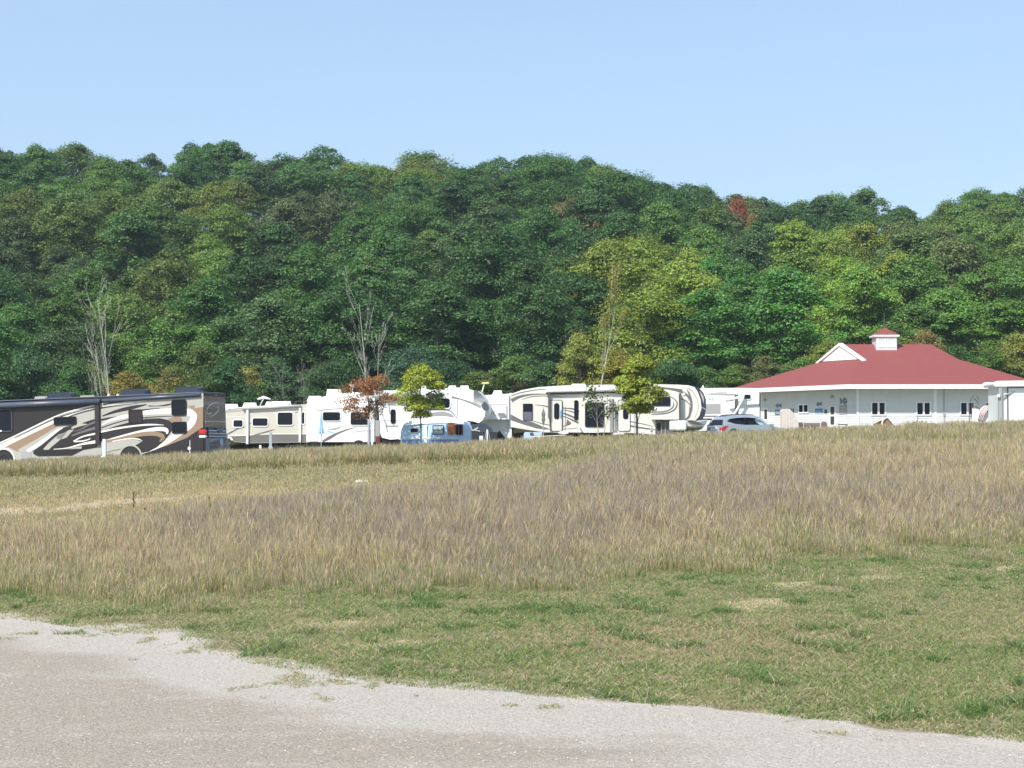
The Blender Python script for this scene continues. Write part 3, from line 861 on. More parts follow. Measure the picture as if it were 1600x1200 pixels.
M_GREYBARK = mat('grey_bark', (.24, .23, .20), .9, var=.2)
GB = 'slender bare trees behind the vehicles'
bare_tree(173, 162, 462, [(-.25, -.10, .72, .9), (.4, -.13, 1.0, 1.1)], 'pale bare twin-stemmed tree rising behind the dark motorhome', 3, .34, depth=3, group=GB)
bare_tree(576, 164, 470, [(-.1, -.12, 1.0, 1.1), (.35, .05, .8, .8)], 'bare grey tree with fanned branches behind the orange young tree', 8, .42, depth=3, group=GB)
_, c = bare_tree(932, 158, 448, [(0, .01, 1.0, 1.1)], 'tall thin bare trunk with a yellow leaf tuft at its top, behind the cream trailer', 5, .24, depth=3, group=GB, nleaf=1900, leaves=lambda T, H: (T[:, 2] > H * .8) | ((T[:, 2] > H * .55) & (T[:, 0] > .3)), low=.15)
c.color = (.30, .30, .05, .05)
for px_, pyt, sd_ in ((150, 480, 21), (452, 575, 22), (468, 585, 23)):
    bare_tree(px_, 167, pyt, [(0, random.uniform(-.1, .1), 1, .7)], {150: 'thin bare sapling left of the twin-stemmed bare tree', 452: 'short bare grey sapling above the beige trailer, left of its pair', 468: 'short bare grey sapling above the beige trailer, right of its pair'}[px_], sd_, .5, group=GB, depth=3, r0=.04, m=M_GREYBARK)

# ------------------------------------------------ young planted trees between the vehicles
def young_tree(px_, Y_, pyt, pyb, w_px, col, au, label, seed, nl=34, nq=170, leaf=.12, shape=1.0, offx=0.0, bark=M_BARK):
    X_ = (px_ - 800) / F * Y_; z_ = g(X_, Y_)
    top = (HZ - pyt) / F * Y_ + CH - z_; low = max(((HZ - pyb) / F * Y_ + CH - z_) / top, .1)
    R_ = w_px / 2 / F * Y_ * 1.12
    root = empty('young_tree', (X_, Y_, z_), label, 'tree', 'young trees planted between the vehicles')
    me, bo = crown_mesh(seed, top, R_, low=low, nl=nl, nq=nq, leaf=leaf, lr=(1.0, 1.8), shape=shape)
    c = bpy.data.objects.new('crown', me); COL.objects.link(c); c.parent = root; c.color = (*col, au); c.location = (offx, 0, 0)
    t = bpy.data.objects.new('trunk', trunk_mesh(top, bo, .05, bark, low)); COL.objects.link(t); t.parent = root
    return root
young_tree(577, 122, 586, 660, 84, (.38, .19, .07), .1, 'orange-leaved young tree before the white trailer with blue umbrella', 301, nl=26, nq=230, leaf=.12)
young_tree(657, 120, 568, 660, 84, (.34, .40, .05), .1, 'bright yellow-green young tree above the small blue camper', 302, nl=36, nq=420, leaf=.135, shape=1.5)
young_tree(994, 104, 556, 658, 74, (.31, .36, .05), .2, 'big yellow-green young tree before the long cream trailer', 303, nl=44, nq=430, leaf=.13, shape=1.2, offx=.22)
young_tree(970, 121, 560, 605, 50, (.28, .26, .045), .3, 'yellowing small tree behind the roof of the long cream trailer', 304, nl=30, nq=300, leaf=.13)
M_SAP = mat('sapling_bark', (.45, .40, .35), .9, var=.2)
_, c = bare_tree(936, 103, 615, [(0, .0, 1.0, .55), (.0, .22, .72, .4)], 'thin sapling with few leaves in front of the long cream trailer', 31, .75, r0=.07, nleaf=420, leaves=lambda T, H: (T[:, 2] > H * .62), group='young trees planted between the vehicles', name='young_tree', depth=2, low=.25, m=M_SAP)
c.color = (.12, .15, .05, .1)
# ------------------------------------------------ vehicles
CAM = Vector((0, 0, CH))
class Veh:
    """a thing with a local frame: x along its near side, y inwards (away from us), z up; traced points are read back on its side plane in metres"""
    def __init__(s, name, label, cat, L, R, group=None, level=False):
        P0, P1 = at(*L), at(*R)
        if level: P1.z = P0.z = (P0.z + P1.z) / 2
        X = (P1 - P0).normalized(); Yi = Vector((-X.y, X.x, 0)).normalized(); Z = X.cross(Yi).normalized()
        mid = (P0 + P1) / 2
        k = (mid.z - g(mid.x, mid.y)) / Z.z
        O = mid - Z * k
        s.M = Matrix(((X.x, Yi.x, Z.x, O.x), (X.y, Yi.y, Z.y, O.y), (X.z, Yi.z, Z.z, O.z), (0, 0, 0, 1)))
        s.I = s.M.inverted(); s.R = s.I.to_3x3(); s.c = s.I @ CAM
        s.root = empty(name, label=label, cat=cat, group=group, M=s.M)
    def loc(s, px, py, off=0.0):
        d = s.R @ ray(px, py); t = (off - s.c.y) / d.y; p = s.c + d * t
        return (p.x, p.z)
    def lx(s, px, py, xc):
        d = s.R @ ray(px, py); t = (xc - s.c.x) / d.x; p = s.c + d * t
        return (p.y, p.z)
    def ps(s, pts, off=0.0):
        return [s.loc(p[0], p[1], off) for p in pts]
    def rect(s, x0, y0, x1, y1, off=0.0):
        a, b = s.loc(x0, y1, off), s.loc(x1, y0, off)
        return a[0], b[0], a[1], b[1]
    def w(s, px, off=0.0):
        a, b = s.loc(700, 650, off), s.loc(700 + px, 650, off)
        return abs(b[0] - a[0])
    def stroke(s, mb, pts, ws, k, m, off=0.0):
        q = []
        for p, w_ in zip(pts, ws):
            a, b = s.loc(p[0], p[1], off), s.loc(p[0], p[1] + w_, off)
            q.append(abs(a[1] - b[1]))
        mb.stroke(s.ps(pts, off), q, off - .004 * k, m)
    def area(s, mb, pts, k, m, off=0.0):
        mb.poly(s.ps(pts, off), off - .004 * k, m)
    def window(s, x0, y0, x1, y1, r=.06, off=0.0, fr=None, gm=None, parent=None, fw=.05, bars=(), name='window'):
        a, b, c, d = s.rect(x0, y0, x1, y1, off)
        gm = gm or M_GLASS
        o = MB().prism(rrect(a, b, c, d, r), off - .035, off + .02, gm).build(name, parent or s.root)
        fm = fr or M_BLACK
        f = MB().ring(rrect(a - fw, b + fw, c - fw, d + fw, r + fw), rrect(a, b, c, d, r), off - .055, off + .02, fm)
        for t in bars:
            x = a + (b - a) * t
            f.box(x - .03, x + .03, off - .058, off - .03, c, d, fm)
        f.build('frame', o)
        return o
    def wheel(s, px, r, off=0.15, zc=None, w=.26, rim=None):
        x = s.loc(px, 690, off)[0]
        gw = s.M @ Vector((x, off, 0)); zg = g(gw.x, gw.y) - gw.z
        z = zg + r if zc is None else zc
        wh = bpy.data.objects.new('wheel', None); COL.objects.link(wh); wh.parent = s.root; wh.location = (x, off, z)
        MB().ring([(r * math.cos(a * .2618), r * math.sin(a * .2618)) for a in range(24)], [(r * .6 * math.cos(a * .2618), r * .6 * math.sin(a * .2618)) for a in range(24)], 0, w, M_TYRE).build('tyre', wh, bevel=.02)
        b = MB().cyl((0, .05, 0), r * .61, w - .07, (0, 1, 0), rim or M_RIM, 20).cyl((0, .0, 0), r * .2, .06, (0, 1, 0), M_CHROME, 10)
        for k in range(6):
            a = k * 1.047
            b.cyl((r * .4 * math.cos(a), .04, r * .4 * math.sin(a)), r * .09, .02, (0, 1, 0), M_BLACK, 8)
        b.build('rim', wh)
        return wh
    def arch(s, mb, px, z, r, off=0.0, k=1):
        """dark wheel opening drawn on the side"""
        x = s.loc(px, 690, off)[0]
        pts = [(x + r * math.cos(t), z + r * math.sin(t)) for t in np.linspace(0, math.pi, 16)]
        mb.prism(pts, off - .004 * k, off + .1, M_DARK)
    def ground(s, px, off=0.0):
        x = s.loc(px, 690, off)[0]; p = s.M @ Vector((x, off, 0))
        return g(p.x, p.y) - p.z

M_WHITE = mat('white_gelcoat', (.80, .80, .79), .32, var=.03, scale=.8, coat=.3)
M_WHITE2 = mat('white_aluminium', (.72, .735, .75), .42, var=.05, scale=1.2)
M_ROOFW = mat('roof_membrane', (.74, .74, .72), .7, var=.08, scale=2)
M_CREAM = mat('cream_gelcoat', (.70, .675, .61), .35, var=.03, scale=.7, coat=.3)
M_BEIGE = mat('beige_siding', (.53, .50, .44), .42, var=.04, scale=.8)
M_TAUPE = mat('taupe_band', (.15, .14, .135), .45, var=.06, scale=1)
M_GREYL = mat('grey_decal', (.36, .355, .35), .4)
M_GREYD = mat('dark_grey_decal', (.10, .095, .095), .4)
M_BLACK = mat('black_trim', (.018, .018, .02), .4)
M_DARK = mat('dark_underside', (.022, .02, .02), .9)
M_TYRE = mat('tyre_rubber', (.025, .025, .027), .85)
M_RIM = mat('rim_alloy', (.62, .62, .63), .35, metal=.6)
M_CHROME = mat('chrome', (.7, .7, .7), .15, metal=1)
M_GLASS = mat('tinted_glass', (.012, .014, .022), .12, spec=.18)
M_GLASSL = mat('pale_glass', (.07, .09, .11), .12, spec=.6)
M_MHDARK = mat('motorhome_dark_paint', (.026, .021, .022), .4, var=.08, scale=.6, coat=.08)
M_MHPURP = mat('motorhome_umber_paint', (.024, .019, .022), .4, var=.1, scale=1, coat=.1)
M_SILVER = mat('motorhome_silver_paint', (.42, .41, .375), .32, var=.04, scale=.8, coat=.4)
M_TAN = mat('motorhome_tan_paint', (.30, .205, .135), .32, var=.04, scale=.8, coat=.4)
M_IVORY = mat('motorhome_ivory_paint', (.78, .75, .68), .3, coat=.4)
M_ACDARK = mat('air_conditioner_dark', (.022, .03, .05), .35, var=.1, scale=3)
M_AWN = mat('awning_case', (.075, .09, .125), .35, var=.06, scale=2)
M_REDL = mat('red_lens', (.55, .012, .012), .2, coat=.5)
M_BLUEC = mat('camper_blue', (.40, .58, .80), .4, var=.05, scale=1.4, coat=.2)
M_BLUEW = mat('umbrella_blue', (.30, .52, .66), .8, var=.08, scale=5, bump=.3)
M_RUST = mat('orange_rust', (.45, .155, .05), .7, var=.35, scale=5)
M_CAR = mat('silver_blue_paint', (.52, .56, .61), .3, metal=.55, coat=.8, var=.02)
M_POSTW = mat('post_white', (.66, .68, .69), .6, var=.08, scale=5)
M_POSTG = mat('post_grey', (.36, .40, .43), .6, var=.1, scale=5)
M_WOOD = mat('weathered_wood', (.24, .165, .115), .9, var=.3, scale=7)
M_NOSE = mat('nose_mask_black', (.03, .037, .05), .25, coat=.3)
GR = 'camping vehicles parked in a row'

def roof_box(V, name, x0, y0, x1, m, off=1.0, depth=.7, taper=.12, ybot=None, parent=None):
    a, b, c, d = V.rect(x0, y0, x1, y0 + 6 if ybot is None else ybot, off)
    h = d - c
    pts = [(a, c), (b, c), (b - taper * h * 2, d), (a + taper * h * 3.5, d)]
    return MB().prism(pts, off, off + depth, m, lambda z: .12 * (z - c)).build(name, parent or V.root, bevel=min(.06, h * .3))

# ---- big dark motorhome on the left
V = Veh('motorhome', 'long dark brown motorhome with cream and tan swirl paint, leftmost vehicle', 'motorhome', (0, 627, 100.3), (318, 613.5, 97), GR)
xr = V.loc(318, 650)[0]
bd = MB()
out = V.ps([(-72, 632), (318, 613.5), (318, 713), (262, 716), (-72, 733)])
bd.prism(out, 0, 2.5, M_MHDARK)
K = M_MHDARK
V.area(bd, [(0, 693), (24, 681), (50, 667), (84, 653), (120, 641), (150, 633), (200, 625), (260, 621), (317, 617.5), (317, 668), (280, 685), (240, 702), (216, 711), (160, 716), (60, 720), (-30, 724), (-60, 712)], 1, M_SILVER)
V.area(bd, [(-40, 712), (0, 699), (23, 688), (52, 673), (84, 660), (99, 664), (88, 670), (60, 686), (28, 706), (22, 703), (14, 699), (4, 698), (-8, 704)], 2, M_TAN)
V.area(bd, [(293, 634.5), (317.5, 631.5), (317.5, 667), (292, 684), (262, 696), (222, 709), (240, 700), (265, 688), (289, 673), (302, 658), (306, 648), (302, 640)], 2, M_TAN)
V.area(bd, [(317, 668), (317, 712), (262, 715), (216, 712), (240, 702), (262, 696), (292, 684)], 2, M_MHPURP)
st = lambda pts, ws, k, m: V.stroke(bd, pts, ws, k, m)
st([(-30, 706), (0, 692), (24, 681), (84, 652), (120, 640), (150, 633), (185, 626.5)], [2, 2, 2, 2, 2.2, 2.2, 1], 3, M_IVORY)
st([(-30, 714), (0, 699), (24, 687), (84, 658.5), (110, 648), (150, 637.5), (190, 632), (230, 626)], [7, 7, 6.5, 6, 5, 4, 3, 1], 3, M_IVORY)
st([(24, 684), (84, 655.5), (120, 643.5), (150, 635.5)], [1, 1.5, 1.5, 1], 4, K)
st([(100, 654), (125, 645), (150, 639), (180, 634), (215, 630)], [1.2, 1.8, 1.8, 1.6, .5], 4, K)
# silver and ivory rays of the left swirl
st([(30, 706), (60, 689), (92, 669), (106, 665)], [8, 8, 6, 2], 3, M_SILVER)
st([(42, 706), (64, 692), (88, 674), (99, 668)], [6, 6, 4, 1], 4, M_IVORY)
V.area(bd, [(50, 706), (66, 695), (84, 677), (98, 668), (108, 666), (128, 661), (150, 654), (151, 694), (128, 697), (100, 700), (80, 705)], 3, K)
st([(70, 704), (80, 694), (92, 684), (104, 676)], [7, 8, 8, 2], 4, M_SILVER)
V.area(bd, [(88, 685), (91, 679), (100, 677), (108, 672), (116, 671), (110, 677), (105, 683), (98, 686)], 4, M_SILVER)
st([(112, 669), (124, 664), (136, 663)], [3, 5, 1], 4, M_SILVER)
st([(116, 674), (126, 671), (140, 663), (152, 658)], [1, 1.5, 3, 4], 4, M_TAUPE)
st([(112, 681), (128, 675), (151, 668)], [2, 3.5, 4], 4, M_TAUPE)
st([(115, 689.5), (130, 682), (152, 677)], [2, 2.2, 3], 5, M_IVORY)
st([(116, 690), (130, 689), (140, 686), (141, 684)], [2, 2, 1.5, .5], 5, M_IVORY)
st([(84, 702), (105, 700), (128, 694), (151, 690)], [1, 1.5, 3, 5], 5, M_IVORY)
V.area(bd, [(54, 703.5), (128, 701), (128, 697), (152, 694), (152, 699), (130, 703), (112, 712), (60, 713), (52, 709)], 6, M_DARK)
V.area(bd, [(33, 706), (48, 706), (50, 716), (33, 718)], 6, M_GREYL)
# right of the slide-out: sweeping bands
st([(158, 637), (175, 631.5), (208, 627)], [1, 2.4, .5], 3, M_IVORY)
st([(160, 633), (175, 629.5), (195, 628)], [1.5, 2.2, .5], 4, K)
st([(160, 650), (180, 643), (205, 637), (229, 632)], [1.5, 4.2, 5.5, 1.2], 4, K)
st([(158, 656), (170, 653.5), (183, 651)], [2.5, 2.5, .5], 4, K)
st([(222, 641), (236, 639), (250, 638)], [2.6, 1.4, .5], 4, K)
st([(232, 634), (245, 634.5), (262, 632.5), (270, 630)], [1.6, .8, 2.2, .6], 4, K)
st([(159, 664), (175, 656), (200, 650), (225, 645), (255, 643), (288, 643), (300, 647), (303, 652), (298, 663), (285, 673), (262, 689), (240, 701), (217, 710.5)], [3, 5, 6, 7, 9, 10, 11, 11, 11, 11, 9, 5, .6], 4, M_IVORY)
st([(159, 668), (180, 661), (205, 655), (240, 651.5), (270, 650)], [1.2, 1.2, 1.2, 1.2, .6], 5, K)
V.area(bd, [(268, 652), (282, 651), (285, 655), (281, 659.5), (269, 659), (262, 656)], 5, M_TAN)
V.area(bd, [(158, 674), (180, 666), (205, 659), (228, 654.5), (250, 653.5), (262, 656), (270, 661), (271, 668), (266, 676), (258, 688), (245, 699), (232, 706), (215, 709), (213, 702), (205, 697), (190, 695), (176, 698), (158, 701)], 5, K)
st([(158, 675), (180, 670), (210, 665.5), (235, 663.5), (256, 664)], [2.5, 3, 2.6, 2.6, .8], 6, M_IVORY)
st([(158, 693), (175, 687), (195, 681), (215, 676), (240, 671), (255, 670.5), (261, 673), (261, 678)], [5, 5, 4.5, 5, 6, 6.5, 6, 2.5], 6, M_IVORY)
st([(158, 691), (180, 687.5), (205, 682), (225, 678), (245, 678), (255, 683), (250, 690)], [3, 5, 6, 6.5, 7, 7, 2], 7, M_TAN)
V.area(bd, [(158, 694), (176, 690), (200, 686), (214, 687), (222, 690), (212, 696), (196, 700), (176, 704), (158, 709)], 8, M_SILVER)
st([(176, 689.5), (200, 685.5), (216, 686), (223, 689)], [1.2, 1.6, 1.8, .6], 9, M_IVORY)
V.area(bd, [(304, 638), (318, 636), (318, 614.5), (308, 615.5)], 3, M_SILVER)
body = bd.build('body', V.root)
body.data.polygons.foreach_set('use_smooth', [False] * len(body.data.polygons))
for (px_, r_) in ((6, .50), (204, .50)):
    zg = V.ground(px_)
    ab = MB(); x = V.loc(px_, 700)[0]
    arc = lambda R_: [(x + R_ * math.cos(t), zg + .52 + R_ * math.sin(t)) for t in np.linspace(-.2, math.pi + .2, 20)]
    ab.prism(arc(.60), -.045, .2, M_DARK); ab.build('wheel_arch', V.root)
    MB().ring(arc(.68), arc(.60), -.055, .02, M_SILVER if px_ > 50 else M_IVORY).build('arch_trim', V.root)
    V.wheel(px_, r_, off=-.06, w=.3, rim=M_IVORY if px_ < 50 else M_RIM)
a, b, c, d = V.rect(151, 632, 156.5, 695)
MB().box(a, b, -.16, .02, c, d, mat('slideout_trim', (.04, .03, .032), .4)).build('slideout_trim', V.root, bevel=.02)
V.window(270, 625, 290.5, 648.5, .09); V.window(270.5, 660, 291, 676.5, .09)
V.window(203, 641, 221.5, 660.5, .03, gm=mat('bronze_vent', (.035, .022, .025), .3), name='vent_grille')
V.window(86, 652, 118.5, 663.5, .05); V.window(-40, 640, 18, 675, .05, fr=M_AWN)
MB().box(*(lambda q: (q[0], q[1], -.06, .01, q[2], q[3]))(V.rect(-6, 672, 3.5, 675)), M_WHITE).build('side_marker', V.root, bevel=.01)
MB().cyl((V.loc(296, 700)[0], -.03, V.loc(296, 700.5)[1]), .09, .05, (0, 1, 0), M_WHITE, 14).build('side_lamp', V.root)
# awning roller and roof rail
p0, p1, p2 = V.loc(-72, 638), V.loc(158, 627.5), V.loc(317, 617.5)
MB().tube([(p0[0], -.12, p0[1] + .03), (p1[0], -.12, p1[1])], .15, M_AWN, 12).build('awning', V.root, smooth=True)
MB().tube([(p1[0] + .1, -.06, p1[1] + .03), (p2[0] - .1, -.06, p2[1] + .02)], .10, M_AWN, 10).build('awning', V.root, smooth=True)
rt0, rt1 = V.loc(-72, 632), V.loc(318, 613.5)
MB().box(rt0[0], rt1[0] - .05, .05, 2.45, rt1[1] - .02, rt1[1] + .05, M_AWN).build('roof', V.root, bevel=.03)
for q in ((74, 614, 109), (189, 608.5, 225), (275, 605, 309)):
    roof_box(V, 'air_conditioner', q[0], q[1], q[2], M_ACDARK, off=.8, ybot=q[1] + 9.5)
for q in ((54, 619, 70), (125, 617.5, 141), (248, 614, 262)):
    roof_box(V, 'roof_vent', q[0], q[1] + 1.2, q[2], M_GREYL, off=.5, depth=.45, ybot=q[1] + 6)
for q in (170, 184):
    c_ = V.loc(q, 620, .4); MB().dome((c_[0], .4, c_[1] - .02), .09, .09, .16, M_WHITE, 10, 4).build('roof_lamp', V.root, smooth=True)
# tail
def rx(pts, e=0.0): return [V.lx(p[0], p[1], xr + e) for p in pts]
yR = 2.5
tb = MB()
zt, zb = V.loc(318, 613.5)[1], V.loc(318, 712)[1]
tb.box(xr, xr + .06, .0, yR, zb, zt - .02, M_MHDARK)
M_TAILG = mat('motorhome_tail_grey', (.125, .12, .11), .35, coat=.4)
M_TAILP = mat('motorhome_tail_brown', (.075, .055, .05), .35, coat=.4)
zz = lambda py, e=0.0: V.lx(333, py, xr + e)[1]
e = xr + .064
tb.poly([(.02, zz(632)), (yR - .02, zz(632)), (yR - .02, zz(619.5)), (.02, zz(619.5))], 0, M_TAILG, x=e)
tb.poly([(.02, zz(668)), (yR - .02, zz(668)), (yR - .02, zz(632)), (.02, zz(632))], 0, M_TAILP, x=e)
tb.poly([(0, zz(668)), (.10, zz(668)), (.10, zz(619)), (0, zz(619))], 0, M_TAN, x=e + .003)
tb.poly([(.15, zz(659.2)), (yR - .02, zz(659.2)), (yR - .02, zz(658)), (.15, zz(658))], 0, M_SILVER, x=e + .004)
tb.poly([(0, zz(660)), (.13, zz(660)), (.13, zz(658)), (0, zz(658))], 0, M_IVORY, x=e + .005)
sw = lambda pts, ws, m, k: tb.stroke([V.lx(p[0], p[1], e) for p in pts], [q / 30 * 1.0 for q in ws], 0, m, x=e + .004 * k)
sw([(344, 629.5), (336, 629), (329, 632.5), (324, 638.5), (323, 643.5), (325, 646.5), (329, 645.5), (330.5, 642)], [.3, 1.4, 2.2, 2.2, 2, 1.8, 1.8, 1.2], M_SILVER, 1)
sw([(337, 636.5), (341, 636), (342, 639), (339, 644), (334, 648), (329, 650.5)], [.6, 2, 2.4, 2.4, 1.6, .3], M_SILVER, 1)
sw([(325, 651), (332, 650), (338, 646.5)], [.3, .8, .3], M_GREYL, 1)
sw([(331, 664), (334, 661.5), (336, 663), (339, 661.8), (341, 663)], [.8, .8, .8, .8, .8], M_GREYL, 1)
tb.build('rear_panel', V.root)
gb = MB()
M_GRL = mat('grille_and_reflection_blue', (.30, .42, .60), .25, metal=.4)
gb.box(xr + .05, xr + .12, .25, yR - .1, zz(684), zz(668), M_BLACK)
for py_ in (672.5, 677, 681.5):
    gb.box(xr + .11, xr + .15, .28, yR - .13, zz(py_ + 1.6), zz(py_ - .6), M_GRL)
V_ = [(1.05, zz(668.5)), (2.05, zz(668.5)), (1.85, zz(674)), (1.6, zz(677.5)), (1.35, zz(674.5))]
gb.add([(xr + .17, p[0], p[1]) for p in V_] + [(xr + .1, p[0], p[1]) for p in V_], [(0, 1, 2, 3, 4), (0, 5, 6, 1), (1, 6, 7, 2), (2, 7, 8, 3), (3, 8, 9, 4), (4, 9, 5, 0)], M_AWN)  # dark V painted as a reflection in the grille
gb.build('rear_grille', V.root)
M_NAVY = mat('bumper_navy', (.03, .042, .075), .25, coat=.6)
MB().box(xr + .03, xr + .30, .02, yR, zb + .15, zz(685), M_NAVY).cyl((xr + .30, 1.35, zz(691)), .2, .03, (1, 0, 0), M_GRL, 16).build('rear_bumper', V.root, bevel=.08)  # the blue disc is a painted reflection on the bumper
a, b, c, d = V.rect(310.5, 671, 317.8, 679)
MB().box(a, xr + .09, -.02, .22, c, d, M_REDL).build('tail_light', V.root, bevel=.03)
a, b, c, d = V.rect(311, 680, 317.8, 684.5)
MB().box(a, xr + .09, -.02, .22, c, d, M_WHITE).build('reversing_light', V.root, bevel=.03)
MB().box(xr - .02, xr + .10, .05, yR, zt - .16, zt + .03, M_BLACK).build('rear_cap', V.root, bevel=.04)
MB().cyl((xr + .07, 1.3, zt - .10), .03, .05, (1, 0, 0), M_WHITE, 8).build('rear_camera', V.root)

# ---- beige travel trailer
V = Veh('travel_trailer', 'beige travel trailer with a dark grey lower band, right of the motorhome', 'trailer', (350, 641, 136), (478, 634, 135), GR, level=True)
bd = MB()
bd.prism(V.ps([(350, 652), (352, 643), (358, 639.5), (420, 636), (479, 633.5), (484, 634), (484, 691), (388, 692.5), (366, 690), (356, 686), (351, 678)]), 0, 2.4, M_BEIGE)
V.area(bd, [(352, 680), (362, 681.5), (388, 680.5), (420, 679), (479, 678.5), (479, 690.5), (389, 692), (366, 689.5), (357, 686)], 1, M_TAUPE)
V.stroke(bd, [(352, 679), (362, 680.5), (390, 679.6), (425, 678), (478, 678)], [2, 1.6, 1.4, 1.2, 1.2], 2, M_IVORY)
V.stroke(bd, [(352, 681), (362, 675), (374, 669), (384, 667)], [2.4, 2.4, 1.6, .5], 3, M_TAUPE)
V.stroke(bd, [(356, 683), (360, 685), (364, 687)], [3, 5, 1], 3, M_IVORY)
V.stroke(bd, [(389, 682), (405, 678), (422, 673), (430, 671)], [1.5, 2.2, 1.8, .5], 3, M_TAUPE)
V.stroke(bd, [(352, 642.5), (380, 641), (386, 640.5)], [4, 1.5, .5], 3, M_GREYL)
V.stroke(bd, [(388, 641.5), (430, 640), (478, 638)], [1.2, 1.2, 1.2], 3, M_IVORY)
V.stroke(bd, [(352, 652), (370, 651), (386, 652)], [.9, .9, .5], 3, M_IVORY)
V.stroke(bd, [(387, 663), (396, 660), (404, 659)], [.6, .8, .3], 3, M_TAUPE)
V.stroke(bd, [(461, 645), (468, 643)], [.8, .8], 3, M_TAUPE)
bd.build('body', V.root)
for q in ((365, 656.5, 379.5, 667), (395, 653.5, 418.5, 665.5), (434, 644.5, 457.5, 664), (472, 644, 476, 662.5)):
    V.window(*q, r=.12, fr=M_WHITE, fw=.06)
t0, t1 = V.loc(380, 639), V.loc(471, 634.5)
MB().tube([(t0[0], -.14, t0[1]), (t1[0], -.14, t1[1])], .09, M_GREYL, 10).build('awning', V.root, smooth=True)
for q in ((385.5, 640, 389.2, 694), (467.8, 637.5, 471, 691)):
    a, b, c, d = V.rect(*q); MB().box(a, b, -.18, -.02, c, d, M_WHITE).build('awning_arm', V.root, bevel=.015)
a, b, c, d = V.rect(350, 637.5, 484, 634.5)
MB().prism(V.ps([(352, 643), (358, 639), (420, 635.5), (484, 633.2), (484, 631.8), (420, 633.5), (357, 637.5), (351, 641)]), -.03, 2.4, M_ROOFW).build('roof', V.root)
roof_box(V, 'air_conditioner', 415, 628.3, 450, M_WHITE, off=.9, ybot=634)
roof_box(V, 'roof_vent', 380, 630.5, 398, M_ROOFW, off=1.0, depth=.4, ybot=636)
roof_box(V, 'roof_vent', 350, 632.5, 369, M_ROOFW, off=1.0, depth=.4, ybot=638)
p, q = V.loc(406, 634, .8), V.loc(412, 622.5, .8)
ab = MB().tube([(p[0], .8, p[1]), (q[0], .8, q[1])], .03, M_WHITE, 6).tube([(q[0] - .45, .8, q[1] - .05), (q[0], .8, q[1] + .08), (q[0] + .5, .8, q[1] - .05)], [.06, .1, .05], M_WHITE, 8)
ab.build('television_antenna', V.root, smooth=True)
ab = MB(); zg = V.ground(430)
for px_ in (431, 452):
    V.arch(ab, px_, zg + .38, .42, k=8)
ab.build('wheel_arch', V.root)
for px_ in (431, 452): V.wheel(px_, .34, off=-.04, w=.22)

# ---- white fifth wheel with slide-out
V = Veh('fifth_wheel_trailer', 'white trailer with grey swoosh lines and large slide-out, behind the closed blue umbrella', 'trailer', (480, 625, 133), (590, 625, 133), GR, level=True)
bd = MB()
bd.prism(V.ps([(478.5, 632), (481, 628), (492, 624.5), (500, 621), (520, 616), (545, 613.5), (586, 611.5), (586, 684), (584, 690), (478.5, 690)]), 0, 2.4, M_WHITE)
V.area(bd, [(478.5, 655), (485, 655), (485, 689), (478.5, 689)], 1, M_WHITE2)
bd.build('body', V.root)
sl_ = MB(); so_ = -.85
sl_.prism(V.ps([(494, 641.5), (503, 639.5), (560, 636.5), (584, 638), (584, 690), (498, 690), (494, 686)], so_), so_, -.01, M_WHITE)
V.stroke(sl_, [(496, 642), (510, 640), (535, 638), (562, 636.8)], [1.6, 1.8, 1.4, .6], 1, M_GREYL, so_)
V.stroke(sl_, [(504, 690), (515, 684), (528, 677), (545, 670.5), (556, 668)], [3, 5, 3, 1.8, .5], 1, M_TAUPE, so_)
V.stroke(sl_, [(512, 671), (524, 670), (536, 666)], [.6, 3, .5], 1, M_GREYL, so_)
V.stroke(sl_, [(508, 672), (516, 675), (524, 677)], [.6, 2.5, .5], 2, M_BLUEW, so_)
V.stroke(sl_, [(549, 676), (565, 673.5), (583, 673.5)], [.5, 1.4, .8], 1, M_GREYL, so_)
sl_.build('slideout', V.root, bevel=.03)
V.window(504.5, 644, 531.5, 657.2, .12, so_, fr=M_WHITE); V.window(548, 644, 576, 664, .12, so_, fr=M_WHITE)
roof_box(V, 'air_conditioner', 511, 609.5, 532, M_WHITE, off=.8, ybot=620, taper=.03)
roof_box(V, 'roof_vent', 481, 620, 501, M_WHITE2, off=.8, depth=.5, ybot=626)
p = V.loc(550.5, 614, .9); q = V.loc(550.5, 604, .9)
MB().tube([(p[0], .9, p[1]), (q[0], .9, q[1])], .03, M_WHITE, 6).box(q[0] - .12, q[0] + .12, .8, 1.0, q[1] - .1, q[1] + .14, M_WHITE).build('television_antenna', V.root)
ab = MB(); zg = V.ground(560, -.85)
V.arch(ab, 560.5, zg + .45, .47, off=-.85, k=4); V.arch(ab, 540.5, zg + .40, .3, off=-.85, k=4); ab.build('wheel_arch', V.root)
V.wheel(560, .38, off=-.9, w=.24); V.wheel(541, .38, off=-.9, w=.24)
MB().box(*(lambda q: (q[0], q[1], -.4, 2.2, q[2], q[3]))(V.rect(486, 690, 584, 696)), M_DARK).build('chassis', V.root)

